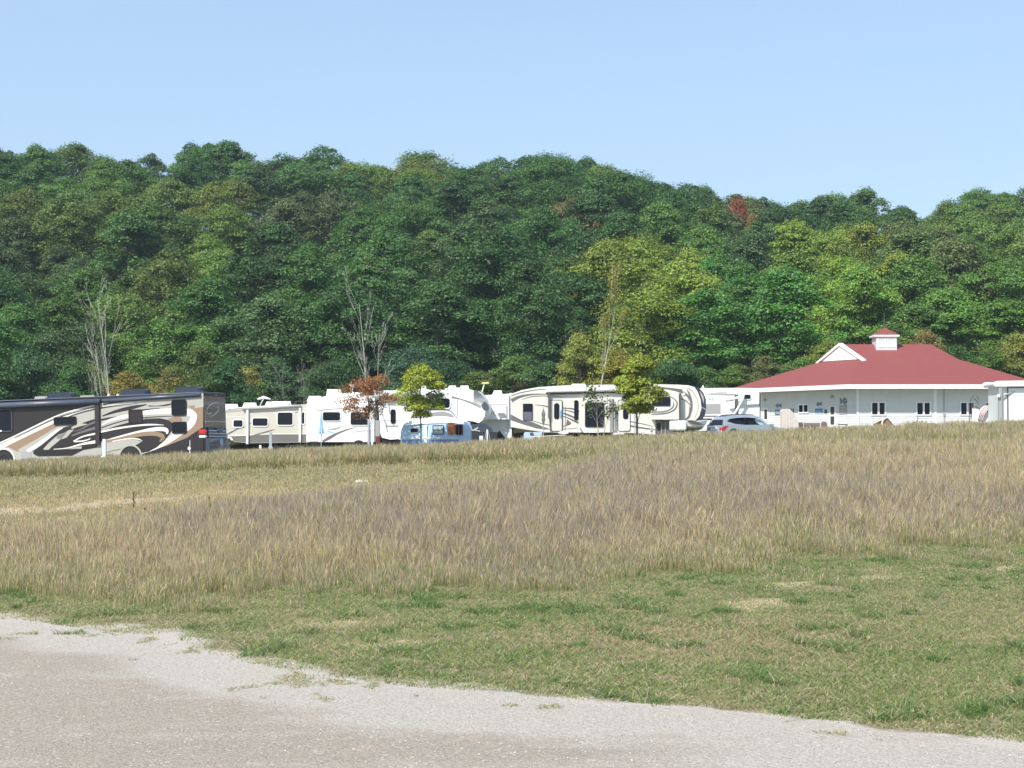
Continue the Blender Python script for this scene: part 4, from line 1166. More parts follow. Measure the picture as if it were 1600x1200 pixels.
# ---- big white fifth wheel with nose
V = Veh('fifth_wheel_trailer', 'big white trailer with rounded overhanging nose, behind the small blue camper', 'trailer', (586, 625, 130), (767, 625, 130), GR, level=True)
bd = MB()
bd.prism(V.ps([(586, 614), (594, 611.5), (640, 609.5), (680, 608), (692, 607), (708, 605), (725, 606), (740, 610), (740, 658.5), (724, 657), (715, 661), (700, 664), (700, 690), (632, 690), (622, 686), (610, 687), (597, 684), (593, 675), (592, 640)]), 0, 2.45, M_WHITE)
V.stroke(bd, [(594, 657.3), (610, 657.2), (632, 657.8)], [.8, .8, .8], 1, M_GREYL)
V.stroke(bd, [(668, 641), (680, 640.5), (700, 641), (708, 646), (713, 653)], [1.5, 1.4, 1.6, 1.2, .6], 1, M_TAUPE)
V.stroke(bd, [(668, 651), (690, 646.5), (706, 650), (708, 655)], [8, 7, 4, 1], 2, M_GREYL)
V.stroke(bd, [(714.5, 623), (714.8, 640), (713.5, 653)], [1, 1, 1], 2, M_GREYL)
bd.poly(V.ps([(603, 665), (622, 665), (622, 666.4), (603, 666.4)]), -.012, M_TAUPE)
bd.build('body', V.root)
# nose cap: a lofted bull nose, rounded in plan
nb = MB()
side = [(740, 609.6), (750, 611.5), (757, 616.5), (762, 624), (766, 635), (767, 643), (764.5, 651), (759, 657), (751, 661), (740, 658.5)]
ps_ = V.ps(side); x0 = ps_[0][0]
nl_ = []
for j, yy in enumerate([0, .12, .45, 1.22, 2.0, 2.33, 2.45]):
    f = [0.70, .86, .97, 1.0, .97, .86, .70][j]
    nl_.append([(x0 + (p[0] - x0) * f, yy, p[1]) for p in ps_])
n_ = len(ps_)
vs = [v for r_ in nl_ for v in r_]
fs = [(j * n_ + i, j * n_ + i + 1, (j + 1) * n_ + i + 1, (j + 1) * n_ + i) for j in range(6) for i in range(n_ - 1)]
fs += [tuple(range(n_)), tuple(range(6 * n_, 7 * n_))[::-1]]
nb.add(vs, fs, M_WHITE); nose = nb.build('nose_cap', V.root, smooth=True)
db = MB()
V.stroke(db, [(706, 619.8), (716, 622.5), (728, 626), (740, 630), (751, 636)], [3.4, 1.6, 1.6, 2.6, 4.5], 3, M_GREYL)
V.stroke(db, [(706, 621.3), (718, 623.5), (730, 627.6), (745, 634)], [1.2, .8, .7, .6], 4, M_GREYD)
db.build('side_stripe', V.root)
for f_, pts, m_ in ((.9, [(753, 632), (756, 629.5), (760, 630), (763, 634), (764, 639), (761, 641.5), (756, 640), (753.5, 636.5)], M_GLASSL), (.9, [(747, 624), (751, 622.8), (757, 624), (760.5, 627), (752, 627.5)], M_GREYL)):
    yy = .05
    MB().prism([V.loc(p[0], p[1], yy) for p in pts], -.03, yy + .5, m_).build('front_window' if m_ is M_GLASSL else 'front_stripe', V.root, bevel=.02)
V.window(610.8, 640, 617.6, 661.5, .12, fr=M_BLACK, fw=.02)
V.window(680.5, 622.5, 702.8, 637.5, .15, fr=M_WHITE, fw=.08)
# slide-out under the bedroom window, door side and awning
aw0, aw1 = V.loc(583, 616), V.loc(647, 615.5)
MB().tube([(aw0[0], -.30, aw0[1]), (aw1[0], -.30, aw1[1])], .24, M_WHITE, 14).build('awning', V.root, smooth=True)
aw0, aw1 = V.loc(668, 615.5), V.loc(688, 615.5)
MB().tube([(aw0[0], -.30, aw0[1]), (aw1[0], -.30, aw1[1])], .24, M_WHITE, 14).build('awning', V.root, smooth=True)
for pts in ([(598, 622), (593, 640), (600, 656), (602, 668)], [(604, 622), (606, 640)]):
    c_ = V.ps(pts); MB().tube([(p[0], -.22, p[1]) for p in c_], .035, M_WHITE, 6).build('awning_arm', V.root)
a, b, c, d = V.rect(586.5, 657, 593.5, 682)
MB().box(a, b, -.05, 1.5, c, d, M_GREYL).build('rear_locker', V.root, bevel=.02)
a, b, c, d = V.rect(587.5, 683, 594, 697)
MB().box(a, b, -.03, .3, c, d, mat('maroon_panel', (.16, .025, .03), .4)).build('tail_light', V.root, bevel=.02)
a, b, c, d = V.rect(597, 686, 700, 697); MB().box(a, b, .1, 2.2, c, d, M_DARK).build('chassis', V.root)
for px_ in (640, 656): V.wheel(px_, .4, off=.0)
for px_, w_ in ((700, 12), (655, 10), (718, 14)): roof_box(V, 'roof_vent', px_, 603.8, px_ + w_, M_ROOFW, off=1.0, depth=.5, ybot=610)
p, q = V.loc(753, 613, .6), V.loc(757.3, 598.5, .6)
MB().tube([(p[0], .6, p[1]), (q[0], .6, q[1])], .05, M_IVORY, 6).box(q[0] - .18, q[0] + .28, .5, .7, q[1] - .05, q[1] + .06, mat('antenna_yellow', (.75, .62, .25), .5)).build('television_antenna', V.root)
a, b, c, d = V.rect(720, 661, 748, 664); MB().box(a, b, .6, 1.6, c, d, M_DARK).build('hitch_frame', V.root)

# ---- small blue camper
V = Veh('camper', 'small light blue camper with white roof and rusty orange end', 'camper', (628, 670, 124), (722, 670, 123), GR, level=True)
bd = MB()
sh = V.ps([(627.5, 702), (627.5, 684), (629, 672), (632.5, 664), (640, 659.5), (655, 657), (680, 655), (700, 655), (712, 657), (720, 661), (723, 668), (723, 698), (700, 702)])
zt = max(p[1] for p in sh)
bd.prism(sh, 0, 1.9, M_BLUEC, lambda z: .28 * max(0, (z - zt + .55) / .55) ** 2 if z > zt - .55 else 0)
body = bd.build('body', V.root, bevel=.08, seg=3)
MB().prism(V.ps([(633, 663.8), (640, 658.7), (655, 655.8), (665, 653.2), (680, 652), (692, 652.5), (700, 654), (712, 656), (720, 660), (700, 659.5), (660, 660.5)], .0), -.02, 1.92, M_WHITE, lambda z: .2 * max(0, (z - zt + .4) / .4)).build('roof', V.root, bevel=.05)
MB().prism(V.ps([(700.5, 661), (706, 660), (711, 664), (711, 677), (706, 679), (700.5, 678)]), -.03, .03, M_RUST).build('rusty_panel', V.root, bevel=.02)
V.window(713.2, 664, 722, 678.5, .04, fr=mat('brown_frame', (.12, .05, .03), .6), fw=.05, bars=(.45,))
V.window(641.8, 669.6, 653.8, 675.8, .14, fr=M_GREYL, fw=.035)
V.window(677, 665, 692.5, 678, .02, fr=M_BLACK, fw=.035, gm=mat('blind_glass', (.40, .46, .50), .3))
a, b, c, d = V.rect(677, 671.2, 692.5, 672); MB().box(a, b, -.07, -.03, c, d, M_BLACK).build('window_bar', V.root)
a, b, c, d = V.rect(663.5, 663.5, 667.5, 692); MB().box(a, b, -.05, .02, c, d, M_WHITE).build('door_post', V.root, bevel=.01)
a, b, c, d = V.rect(628, 684.2, 716, 685.3); MB().box(a, b, -.03, .02, c, d, M_WHITE).build('trim_strip', V.root)
a, b, c, d = V.rect(642, 682.5, 656, 686); MB().box(a, b, -.055, .0, c, d, M_WHITE).build('locker_door', V.root)
MB().prism(V.ps([(627.8, 687), (716, 687), (716, 701.5), (627.8, 701.5)]), -.012, .01, mat('camper_lower_blue', (.14, .25, .50), .5, var=.12, scale=3)).build('lower_band', V.root)
for px_ in (650, 690): V.wheel(px_, .28, off=-.03, w=.18)

# ---- dark pickup behind
V = Veh('pickup_truck', 'dark grey pickup truck parked under the nose of the big white trailer', 'truck', (722, 670, 128), (774, 670, 128.5), 'cars and trucks between the camping vehicles', level=True)
bd = MB(); zc = V.loc(740, 677)[1]
bd.prism(V.ps([(722, 699), (722, 678), (726, 676), (774, 676.5), (775, 699)]), -.3, 1.7, mat('charcoal_paint', (.045, .05, .058), .3, coat=.6)).build('body', V.root, bevel=.06)
cb = MB(); cp = V.ps([(726, 677), (729, 667), (734, 664), (757, 663), (765, 668), (770, 677)])
cb.prism(cp, -.25, 1.65, bd.ms[0], lambda z: .25 * max(0, z - zc)).build('cab', V.root, bevel=.05)
cb = MB(); cb.prism(V.ps([(731, 676), (733, 668), (737, 666.5), (754, 666), (760, 669.5), (764, 676)], -.2), -.245, -.02, M_GLASS, lambda z: .25 * max(0, z - zc)).build('side_window', V.root)
V.stroke(cb := MB(), [(735, 673), (741, 671.5), (747, 668)], [.6, 1.8, 1.5], 1, M_WHITE, -.26)  # white strokes painted as reflections in the side window
V.stroke(cb, [(741, 672), (750, 673.5)], [.9, 1.3], 1, M_WHITE, -.26)
cb.build('painted_reflection', V.root)
a, b, c, d = V.rect(724, 672.5, 727.5, 680, -.33); MB().box(a, b, -.4, -.28, c, d, M_WHITE).build('mirror', V.root, bevel=.02)
for px_ in (733, 764): V.wheel(px_, .38, off=-.35)

# ---- white trailer tail left of the long cream trailer
V = Veh('travel_trailer', 'plain white trailer with slide-out, between the white nose and the cream trailer', 'trailer', (755, 640, 133), (799, 640, 133), GR, level=True)
bd = MB()
bd.prism(V.ps([(752, 618), (770, 616.6), (798.5, 614.8), (799, 688), (792, 688), (780, 672), (772, 684), (752, 686)]), 0, 2.4, M_WHITE2)
V.stroke(bd, [(766, 631.8), (780, 632), (793, 632)], [.6, .7, .6], 1, M_GREYL)
bd.build('body', V.root)
sb = MB().prism(V.ps([(756, 618.2), (795, 615.5), (795, 655), (756, 655)], -.7), -.7, 0, M_WHITE)
V.stroke(sb, [(756, 632), (793, 632)], [.8, .8], 1, M_GREYL, -.7)
V.stroke(sb, [(768, 645), (772, 643), (771, 648), (780, 648.5)], [.6, 1.3, .8, .4], 1, M_GREYL, -.7)
a, b, c, d = V.rect(791, 634, 793, 655, -.7); sb.box(a, b, -.72, -.69, c, d, M_GREYL)
sb.build('slideout', V.root, bevel=.02)
a, b, c, d = V.rect(796, 614, 799.5, 684); MB().box(a, b, -.18, 0, c, d, M_WHITE).build('awning_arm', V.root)
roof_box(V, 'air_conditioner', 770, 611.3, 784, M_WHITE, off=.8, ybot=618)
V.wheel(784, .38, off=.05)
a, b, c, d = V.rect(770, 684, 776, 686, -.1); MB().box(a, b, -.1, .3, c, d, M_WHITE).build('step', V.root)

# ---- long cream fifth wheel
V = Veh('fifth_wheel_trailer', 'long cream and grey trailer with black-trimmed rounded nose, nearest the silver car', 'trailer', (797, 640, 115), (1062, 640, 115), GR, level=True)
bd = MB()
bd.prism(V.ps([(797.5, 617), (800, 615), (815, 609.5), (840, 605), (880, 602.3), (950, 601), (1020, 600.2), (1060, 601), (1076, 602.5), (1088, 606), (1092, 612), (1092, 655), (1088, 657.8), (1062, 656.5),
               (1024, 655.5), (1024, 680), (1000, 677), (960, 676), (870, 675.8), (852, 675.5), (830, 672.5), (812, 669.5), (798, 667)]), 0, 2.5, M_CREAM)
T, D_, I_ = M_TAUPE, M_GREYD, M_WHITE
S_ = lambda pts, ws, k, m: V.stroke(bd, pts, ws, k, m)
V.area(bd, [(798, 617.5), (815, 612), (840, 607.5), (880, 605), (950, 604), (1020, 604), (1020, 600.8), (950, 601.4), (880, 602.6), (840, 605), (815, 609.6), (800, 615)], 1, I_)
S_([(799, 618.3), (815, 613.3), (840, 609), (870, 607.3)], [1, 1.2, 1, .5], 2, D_)
S_([(799, 626), (812, 620), (830, 616.5), (850, 615.8), (862, 616)], [6, 4, 2.4, 1.4, .4], 2, T)
S_([(815, 624.5), (830, 620), (850, 618.6), (868, 619), (880, 621.5)], [.5, 1.1, 1.1, 1, .4], 2, D_)
S_([(835, 632.5), (850, 634), (862, 637), (880, 637.5), (897, 639.5), (914, 647)], [.6, 1.6, 2, 1.6, 2.4, 3], 2, T)
S_([(878, 640), (890, 642.5), (903, 646)], [.6, 1.6, 2], 2, T)
S_([(876, 644), (888, 648.5), (903, 655)], [.6, 3, 2], 2, T)
S_([(874, 649), (885, 652), (904, 661)], [.8, 1.4, 3], 2, D_)
V.area(bd, [(886, 655), (893, 661), (890, 664), (884, 665.5)], 2, T)
V.area(bd, [(798, 645), (818, 657), (832, 659.5), (848, 666.5), (858, 669.5), (842, 670), (820, 664), (798, 656.5)], 2, T)
S_([(798, 645.5), (818, 656)], [3, 3], 3, I_); S_([(798, 659), (822, 668), (845, 672.5)], [3, 4, 2], 3, I_)
S_([(833, 658), (850, 662.5), (866, 665.5), (880, 665.8), (890, 663)], [.8, 1, 1, .9, .4], 3, D_)
S_([(835, 668), (855, 670.8), (880, 670.8), (903, 668.5)], [.8, 1, 1, .5], 3, D_)
S_([(853, 672.8), (880, 672.5), (912, 674)], [3, 4, 2], 3, I_)
S_([(944, 656.5), (952, 657)], [.8, .8], 3, D_)
S_([(962, 657), (990, 659.5), (1020, 666)], [1, 1.2, .6], 3, D_); S_([(966, 662), (1000, 668), (1024, 671.5)], [2.4, 2.4, .8], 3, T)
S_([(990, 664), (1006, 667), (1022, 672)], [.6, 3, 1], 3, I_)
S_([(985, 613.5), (1000, 615.5), (1016, 619)], [.6, 1.2, .6], 3, T)
S_([(1022, 605), (1045, 608), (1062, 611.5), (1072, 616), (1078, 625), (1081, 633)], [.5, 2, 3.4, 3.2, 2.6, .6], 3, T)
S_([(1022, 604.2), (1045, 606.5), (1066, 609.5)], [.6, 1.2, 2], 4, D_)
S_([(1048, 619.5), (1060, 621.5), (1071, 626), (1080, 634)], [.6, 1.2, 1.6, 1], 3, D_)
S_([(1071, 656), (1077, 650), (1078, 640), (1077, 634)], [2.5, 3.5, 2, .5], 3, T)
V.area(bd, [(1024.5, 655.8), (1061.5, 656.8), (1061.5, 660), (1024.5, 659.5)], 3, T)
bd.build('body', V.root)
# nose cap, lofted, with the black mask round its front
side = [(1062, 601.4), (1076, 602), (1088, 605.5), (1095, 611.5), (1100, 620), (1103, 630), (1103.5, 640), (1101, 649), (1096, 656), (1090, 659), (1076, 658.8), (1068, 657.5)]
ps_ = V.ps(side); n_ = len(ps_); x0 = ps_[0][0]
vs, fs, rows_ = [], [], [0, .06, .35, .8, 1.25, 1.7, 2.15, 2.44, 2.5]
ff = [.985, .99, 1, 1, 1.005, 1, 1, .93, .86]
for j, yy in enumerate(rows_):
    y_ = yy
    for p in ps_: vs.append((x0 + (p[0] - x0) * ff[j], y_ - (.004 if j == 0 else 0), p[1]))
nb = MB()
allf = [(j * n_ + i, j * n_ + i + 1, (j + 1) * n_ + i + 1, (j + 1) * n_ + i) for j in range(8) for i in range(n_ - 1)]
nb.add(vs, [f for k, f in enumerate(allf)] + [tuple(range(n_))], M_CREAM)
ob = nb.build('nose_cap', V.root)
ob.data.materials.append(M_GLASS)
for k, pol in enumerate(ob.data.polygons):
    if k < len(allf):
        j, i = divmod(k, n_ - 1)
        pol.use_smooth = True
        if 2 <= i <= 8 and j >= 1: pol.material_index = 1
db = MB()
V.stroke(db, [(1064, 603), (1080, 606), (1088, 614), (1093, 626), (1094, 640), (1089, 653), (1082, 658)], [3, 4, 6, 6, 6, 6, 3], 6, M_IVORY)
V.stroke(db, [(1074, 606), (1083, 613), (1090, 626), (1091, 640), (1085, 655)], [.6, 1, 1.2, 1.2, .6], 7, M_GREYL)
V.stroke(db, [(1073, 608), (1077, 616), (1080, 628), (1080, 640), (1077, 652)], [.6, 3, 3.5, 3, .5], 6, M_TAUPE)
db.build('nose_stripe', V.root)
db = MB()
V.area(db, [(1085, 604.2), (1093, 607), (1099, 614), (1102.8, 624), (1103.4, 636), (1101.6, 648), (1097, 656), (1090, 658.8), (1085, 658.5), (1092.5, 650), (1096, 638), (1094.5, 624), (1090, 612)], 9, M_NOSE)
V.stroke(db, [(1093, 611), (1097.5, 620), (1099.5, 630)], [.6, 3.4, .6], 10, M_GREYL)  # grey strokes here and below are painted glints on the black mask
V.stroke(db, [(1097, 636.5), (1103, 640)], [1, 1], 10, M_GREYL)
db.build('nose_mask', V.root)
c_ = V.loc(1068.5, 615.5); MB().cyl((c_[0], -.06, c_[1]), .08, .06, (0, 1, 0), M_WHITE, 12).build('side_lamp', V.root)
# doors with glass, windows
for x0_, x1_ in ((860.5, 878.5), (966, 984)):
    a, b, c, d = V.rect(x0_, 625.5, x1_, 673)
    dr = MB().prism(rrect(a, b, c, d, .1), -.03, .01, M_CREAM).ring(rrect(a - .03, b + .03, c - .03, d + .03, .12), rrect(a, b, c, d, .1), -.045, 0, M_GREYD).build('door', V.root)
    cx_ = (x0_ + x1_) / 2 + (.3 if x0_ < 900 else 2.5)
    V.window(cx_ - 3.6, 630.5, cx_ + 3.6, 654.5, .12, parent=dr, fr=M_BLACK, fw=.02, name='door_window')
    hx = V.loc(x1_ - 1.7 if x0_ < 900 else x0_ - 3, 646)
    MB().box(hx[0] - .06, hx[0] + .06, -.09, -.02, hx[1] - .25, hx[1] + .2, mat('handle_blue', (.12, .35, .62), .4)).build('grab_handle', dr, bevel=.01)
V.window(817.8, 631.5, 831.5, 656, .02, fr=M_BLACK, fw=.03)
a, b, c, d = V.rect(818, 643.5, 831.3, 656); MB().box(a, b, -.045, -.036, c, d, mat('window_blind', (.13, .13, .18), .4)).build('blind', V.root)
V.window(897.6, 625.8, 903.2, 656, .08, fr=M_BLACK, fw=.02)
V.window(1022, 620.5, 1047.5, 634.3, .05, fr=M_WHITE, fw=.05)
# living-room slide-out with the tall dark glass
so_ = -.30
sl_ = MB().prism(V.ps([(906, 627), (908, 622), (958, 622), (960, 627), (960, 672), (955, 675), (940, 675), (905, 668)], so_), so_, 0, M_CREAM)
V.area(sl_, [(906, 667), (915, 667.5), (930, 674), (940, 676), (912, 676)], 1, M_WHITE, so_)
sl_.build('slideout', V.root, bevel=.02)
V.window(914.8, 629.5, 943, 666.5, .06, so_, fr=M_BLACK, fw=.03, bars=(.66,))
a, b, c, d = V.rect(952.5, 623, 958.5, 673, so_); MB().box(a, a + (b - a) * .35, so_ - .07, so_, c, d, M_GREYL).box(b - (b - a) * .3, b, so_ - .07, so_, c, d, M_GREYD).build('slideout_trim', V.root)
# nose slide-out with curved bands
so2 = -.35
sl_ = MB().prism(V.ps([(1018, 615), (1060, 614.5), (1060.5, 655), (1018, 655)], so2), so2, 0, M_CREAM)
V.stroke(sl_, [(1018, 618.6), (1040, 618.2), (1050, 621), (1056, 626), (1058, 631), (1055, 639), (1047, 644), (1035, 646.5), (1018, 647.5)], [1, 1.2, 1.2, 1.6, 2, 2.2, 2, 2, 1.6], 1, M_GREYD, so2)
V.stroke(sl_, [(1018, 644), (1034, 643.5), (1046, 640.5), (1052.5, 634), (1052, 627)], [2, 2, 2, 2, .6], 2, M_TAUPE, so2)
V.stroke(sl_, [(1018, 637), (1034, 637), (1044, 636), (1049, 631)], [6, 5, 3, 1], 1, M_IVORY, so2)
sl_.build('slideout', V.root, bevel=.02)
V.window(1019, 620.8, 1046.8, 633.8, .05, so2, fr=M_BLACK, fw=.02)
a, b, c, d = V.rect(1060.8, 614.5, 1063.5, 656); MB().box(a, b, -.42, 0, c, d, M_GREYD).build('slideout_edge', V.root)
# front storage, open lockers
lb = MB().prism(V.ps([(1022, 656), (1062, 657), (1060, 682), (1022, 682)]), .12, 2.3, M_TAUPE)
for q in ((1024, 659, 1034, 681), (1039, 659, 1059, 681)):
    a, b, c, d = V.rect(*q, .12); lb.ring(rrect(a, b, c, d, .1), rrect(a + .05, b - .05, c + .05, d - .05, .07), .07, .12, M_GREYL)
a, b, c, d = V.rect(1027, 660, 1032.5, 672, .12); lb.box(a, b, .08, .12, c, d, M_BLACK)
lb.build('storage_locker', V.root)
# awning with its arms
p0, p1 = V.loc(853, 610.8), V.loc(985, 608.2)
MB().tube([(p0[0], -.2, p0[1]), (p1[0], -.2, p1[1])], .11, M_WHITE, 12).tube([(p0[0], -.16, p0[1] - .17), (p1[0], -.16, p1[1] - .17)], .05, M_BLACK, 8).build('awning', V.root, smooth=True)
a, b, c, d = V.rect(856.3, 611.5, 859.8, 654); MB().box(a, b, -.22, -.10, c, d, M_GREYD).build('awning_arm', V.root)
q0, q1 = V.loc(858.5, 654), V.loc(860.3, 676)
MB().tube([(q0[0], -.16, q0[1]), (q1[0], -.16, q1[1])], .03, M_GREYD, 6).build('awning_arm', V.root)
for q in ((878, 627, 673), (991.5, 640, 678)):
    p0, p1 = V.loc(q[0], q[1]), V.loc(q[0], q[2]); MB().tube([(p0[0], -.3, p0[1]), (p1[0], -.3, p1[1])], .022, M_AWN, 6).build('door_rail', V.root)
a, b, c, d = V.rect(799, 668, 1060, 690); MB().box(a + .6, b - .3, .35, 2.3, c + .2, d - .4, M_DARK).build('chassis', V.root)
for px_ in (912, 934): V.wheel(px_, .42, off=.05)
for q in ((958, 676.2, 975, 679.5),):
    a, b, c, d = V.rect(*q, -.3); MB().box(a, b, -.6, -.1, c, d, M_WHITE).build('step', V.root)
for q in ((893, 599.6, 915), (1000, 597.8, 1016)): roof_box(V, 'roof_vent', q[0], q[1] + 1, q[2], M_ROOFW, off=1.2, depth=.5, ybot=604)

# ---- covered boat hull on its trailer between the nose and the car
V = Veh('boat', 'small white boat hull on a trailer with dark open cockpit, left of the silver car', 'boat', (1057, 662, 112), (1112, 662, 112.4), level=True)
hb = MB()
secs = []
for px_, t_, b_, wd_ in ((1058.5, 657.5, 672.5, .75), (1073, 657, 673, .9), (1085, 658.5, 673.3, .9), (1096, 657.8, 672.8, .8), (1104, 656.5, 670.5, .5), (1111, 655.5, 661, .08)):
    x, zt_ = V.loc(px_, t_); zb_ = V.loc(px_, b_)[1]
    secs.append([(x, .9 - wd_, zt_), (x, .9 - wd_ * .9, zt_ - (zt_ - zb_) * .55), (x, .9, zb_), (x, .9 + wd_ * .9, zt_ - (zt_ - zb_) * .55), (x, .9 + wd_, zt_)])
vs = [v for r_ in secs for v in r_]
hb.add(vs, [(j * 5 + i, j * 5 + i + 1, (j + 1) * 5 + i + 1, (j + 1) * 5 + i) for j in range(5) for i in range(4)] + [(0, 1, 2, 3, 4)] + [(j * 5 + 4, j * 5, (j + 1) * 5, (j + 1) * 5 + 4) for j in range(5)], M_WHITE)
hb.build('hull', V.root, bevel=.02)
a, b, c, d = V.rect(1057.5, 657, 1073, 673, -.05); MB().box(a, b, -.12, 1.7, c, d, M_WHITE).build('stern_box', V.root, bevel=.12, seg=3)
MB().prism(V.ps([(1074, 657.3), (1082, 657), (1090, 659.5), (1099, 663.3), (1090, 663.6), (1080, 661)], -.02), -.03, 1.5, M_GREYD).build('cockpit_cover', V.root, bevel=.02)
for px_ in (1078,): V.wheel(px_, .3, off=.0, w=.18)
a, b, c, d = V.rect(1062, 673.5, 1108, 675); MB().box(a, b, .3, 1.4, c, d, M_DARK).build('trailer_frame', V.root)

# ---- white trailer behind the car, part hidden by the roof of the building
V = Veh('travel_trailer', 'white trailer with a grey square panel and folded awning arms, behind the silver car', 'trailer', (1100, 640, 139), (1187, 640, 139), GR, level=True)
bd = MB()
bd.prism(V.ps([(1092, 607), (1104, 606.4), (1150, 606), (1186, 606.5), (1186, 686), (1092, 686)]), 0, 2.4, M_WHITE)
V.stroke(bd, [(1100, 609.4), (1140, 609.2), (1150, 608.8)], [.9, .9, .9], 1, M_GREYL)
V.stroke(bd, [(1108, 614.7), (1125, 614.1), (1136, 614.1)], [.4, 1.3, 1.2], 1, M_TAUPE)
V.stroke(bd, [(1104, 616.3), (1122, 616.8), (1150, 617)], [.5, 1.2, 1.8], 1, M_GREYD)
V.area(bd, [(1101, 631.5), (1126, 630.8), (1126, 647), (1101, 647)], 1, M_GREYL)
V.area(bd, [(1134, 622), (1146, 628.5), (1146, 648), (1134, 648)], 1, M_WHITE2)
# the letters A E and small marks
S2 = lambda pts: V.stroke(bd, pts, [.75] * len(pts), 2, M_GREYL)
for a_, b_ in (((1107.2, 625.6), (1109, 621.6)), ((1109, 621.6), (1110.8, 625.6)), ((1107.9, 624.3), (1110.2, 624.3)), ((1112.8, 621.9), (1115, 621.9)), ((1112.8, 623.6), (1114.7, 623.6)), ((1112.8, 625.3), (1115, 625.3))):
    S2([a_, b_])
a, b, c, d = V.rect(1112.3, 621.6, 1113, 625.7); bd.box(a, b, -.008, 0, c, d, M_GREYL)
for a_ in (1121.5, 1124, 1126.5): S2([(a_, 624.5), (a_ + 1.3, 623)])
for a_ in (1135.5, 1137.5): S2([(a_, 633), (a_ + 1, 631.5)])
V.stroke(bd, [(1150, 647), (1150, 647)], [.1, .1], 1, M_GREYL)
bd.build('body', V.root)
a, b, c, d = V.rect(1148, 616.5, 1153.5, 650); MB().box(a, b, -.04, .02, c, d, M_GREYD).build('slideout_gap', V.root)
sb = MB().prism(V.ps([(1154, 615), (1186, 615), (1186, 631), (1176, 631.4), (1160, 632.3), (1154, 632)], -.3), -.3, 0, M_WHITE2)
sb.build('slideout', V.root, bevel=.02)
MB().prism(V.ps([(1155.5, 634), (1164, 632.6), (1186, 634), (1186, 652), (1155.5, 652)]), -.12, 0, M_WHITE2).build('lower_panel', V.root, bevel=.03)
V.window(1162.5, 616.6, 1172.8, 623.6, .08, -.3, fr=M_WHITE, fw=.05)
for pts in ([(1136, 625), (1150, 622), (1160, 620)], [(1146, 649), (1153, 638), (1161, 623), (1162, 617)]):
    c_ = V.ps(pts, -.6); MB().tube([(p[0], -.6, p[1]) for p in c_], .09, M_WHITE, 6).build('awning_arm', V.root)
c_ = V.ps([(1134.5, 626.5), (1146, 624.8), (1138, 626)], -.5); MB().tube([(p[0], -.5, p[1]) for p in c_], .05, M_GREYD, 5).build('awning_hinge', V.root)
p = V.loc(1098.5, 606, .6); MB().cyl((p[0], .6, p[1] - .1), .14, .3, (0, 0, 1), M_WHITE, 10, r2=.02).build('roof_vent', V.root)
a, b, c, d = V.rect(1095, 649.5, 1122, 656); MB().box(a, b, -.03, .0, c, d, M_BLACK).box(a, b, -.05, -.02, c + .1, c + .22, M_WHITE).build('lower_trim', V.root)
for px_ in (1125, 1140): V.wheel(px_, .38, off=.02)

# ---- silver car
V = Veh('parked_car', 'silver-blue hatchback car with dark windows, seen from its rear left corner', 'car', (1130, 668, 117), (1226, 668, 118.9), 'cars and trucks between the camping vehicles', level=True)
wd_ = 1.8
zg = V.ground(1170); wl = V.loc(1160, 665.5)[1]
xb = V.loc(1130, 668)[0]; xf = V.loc(1226, 668)[0]
def P_(px_, py_): return V.loc(px_, py_)
low = [(xb - .02, zg + .32), (xb - .05, zg + .62), (xb + .0, zg + .95), (xb + .08, wl + .02)] + [P_(*q) for q in ((1137, 663.5), (1160, 665), (1199, 664.8), (1208, 666.6), (1217, 669.5))] + [(xf - .12, zg + .75), (xf, zg + .55), (xf - .02, zg + .3)]
cb = MB().prism(low, 0, wd_, M_CAR)
cb.build('body', V.root, bevel=.07, seg=3)
zb_ = min(p[1] for p in low)
gh = [P_(*q) for q in ((1131, 664.5), (1134.5, 654.5), (1139, 651.2), (1150, 649.6), (1165, 648.8), (1180, 649.4), (1190, 652.2), (1202, 665.5))]
ins = lambda z: .26 * max(0, (z - wl)) / .62
MB().prism(gh, .02, wd_ - .02, M_CAR, ins).build('cabin', V.root, bevel=.05, seg=3)
gl_ = [P_(*q) for q in ((1137.5, 658.2), (1143, 654.2), (1155, 652.6), (1167, 652.2), (1182, 653.2), (1190, 657), (1197.5, 664), (1172, 664.2), (1150, 662.2))]
sw_ = MB().prism(gl_, -.005, .3, M_GLASS, lambda z: .26 * max(0, (z - wl)) / .62 + .012).build('side_window', V.root)
MB().prism([P_(*q) for q in ((1181, 654), (1185, 655.4), (1191, 660), (1196, 663.3), (1188, 663.8), (1183, 660))], -.012, .2, mat('windscreen_glint', (.36, .50, .50), .15), lambda z: .26 * max(0, (z - wl)) / .62 + .012).build('painted_glint', V.root)  # pale patch painted as light reflected in the windscreen
pl = MB(); a, b, c, d = V.rect(1163.5, 652.5, 1165.5, 664); pl.prism([(a, c), (b, c), (b, d), (a, d)], -.02, .1, M_BLACK, lambda z: .26 * max(0, (z - wl)) / .62 + .012).build('door_pillar', V.root)
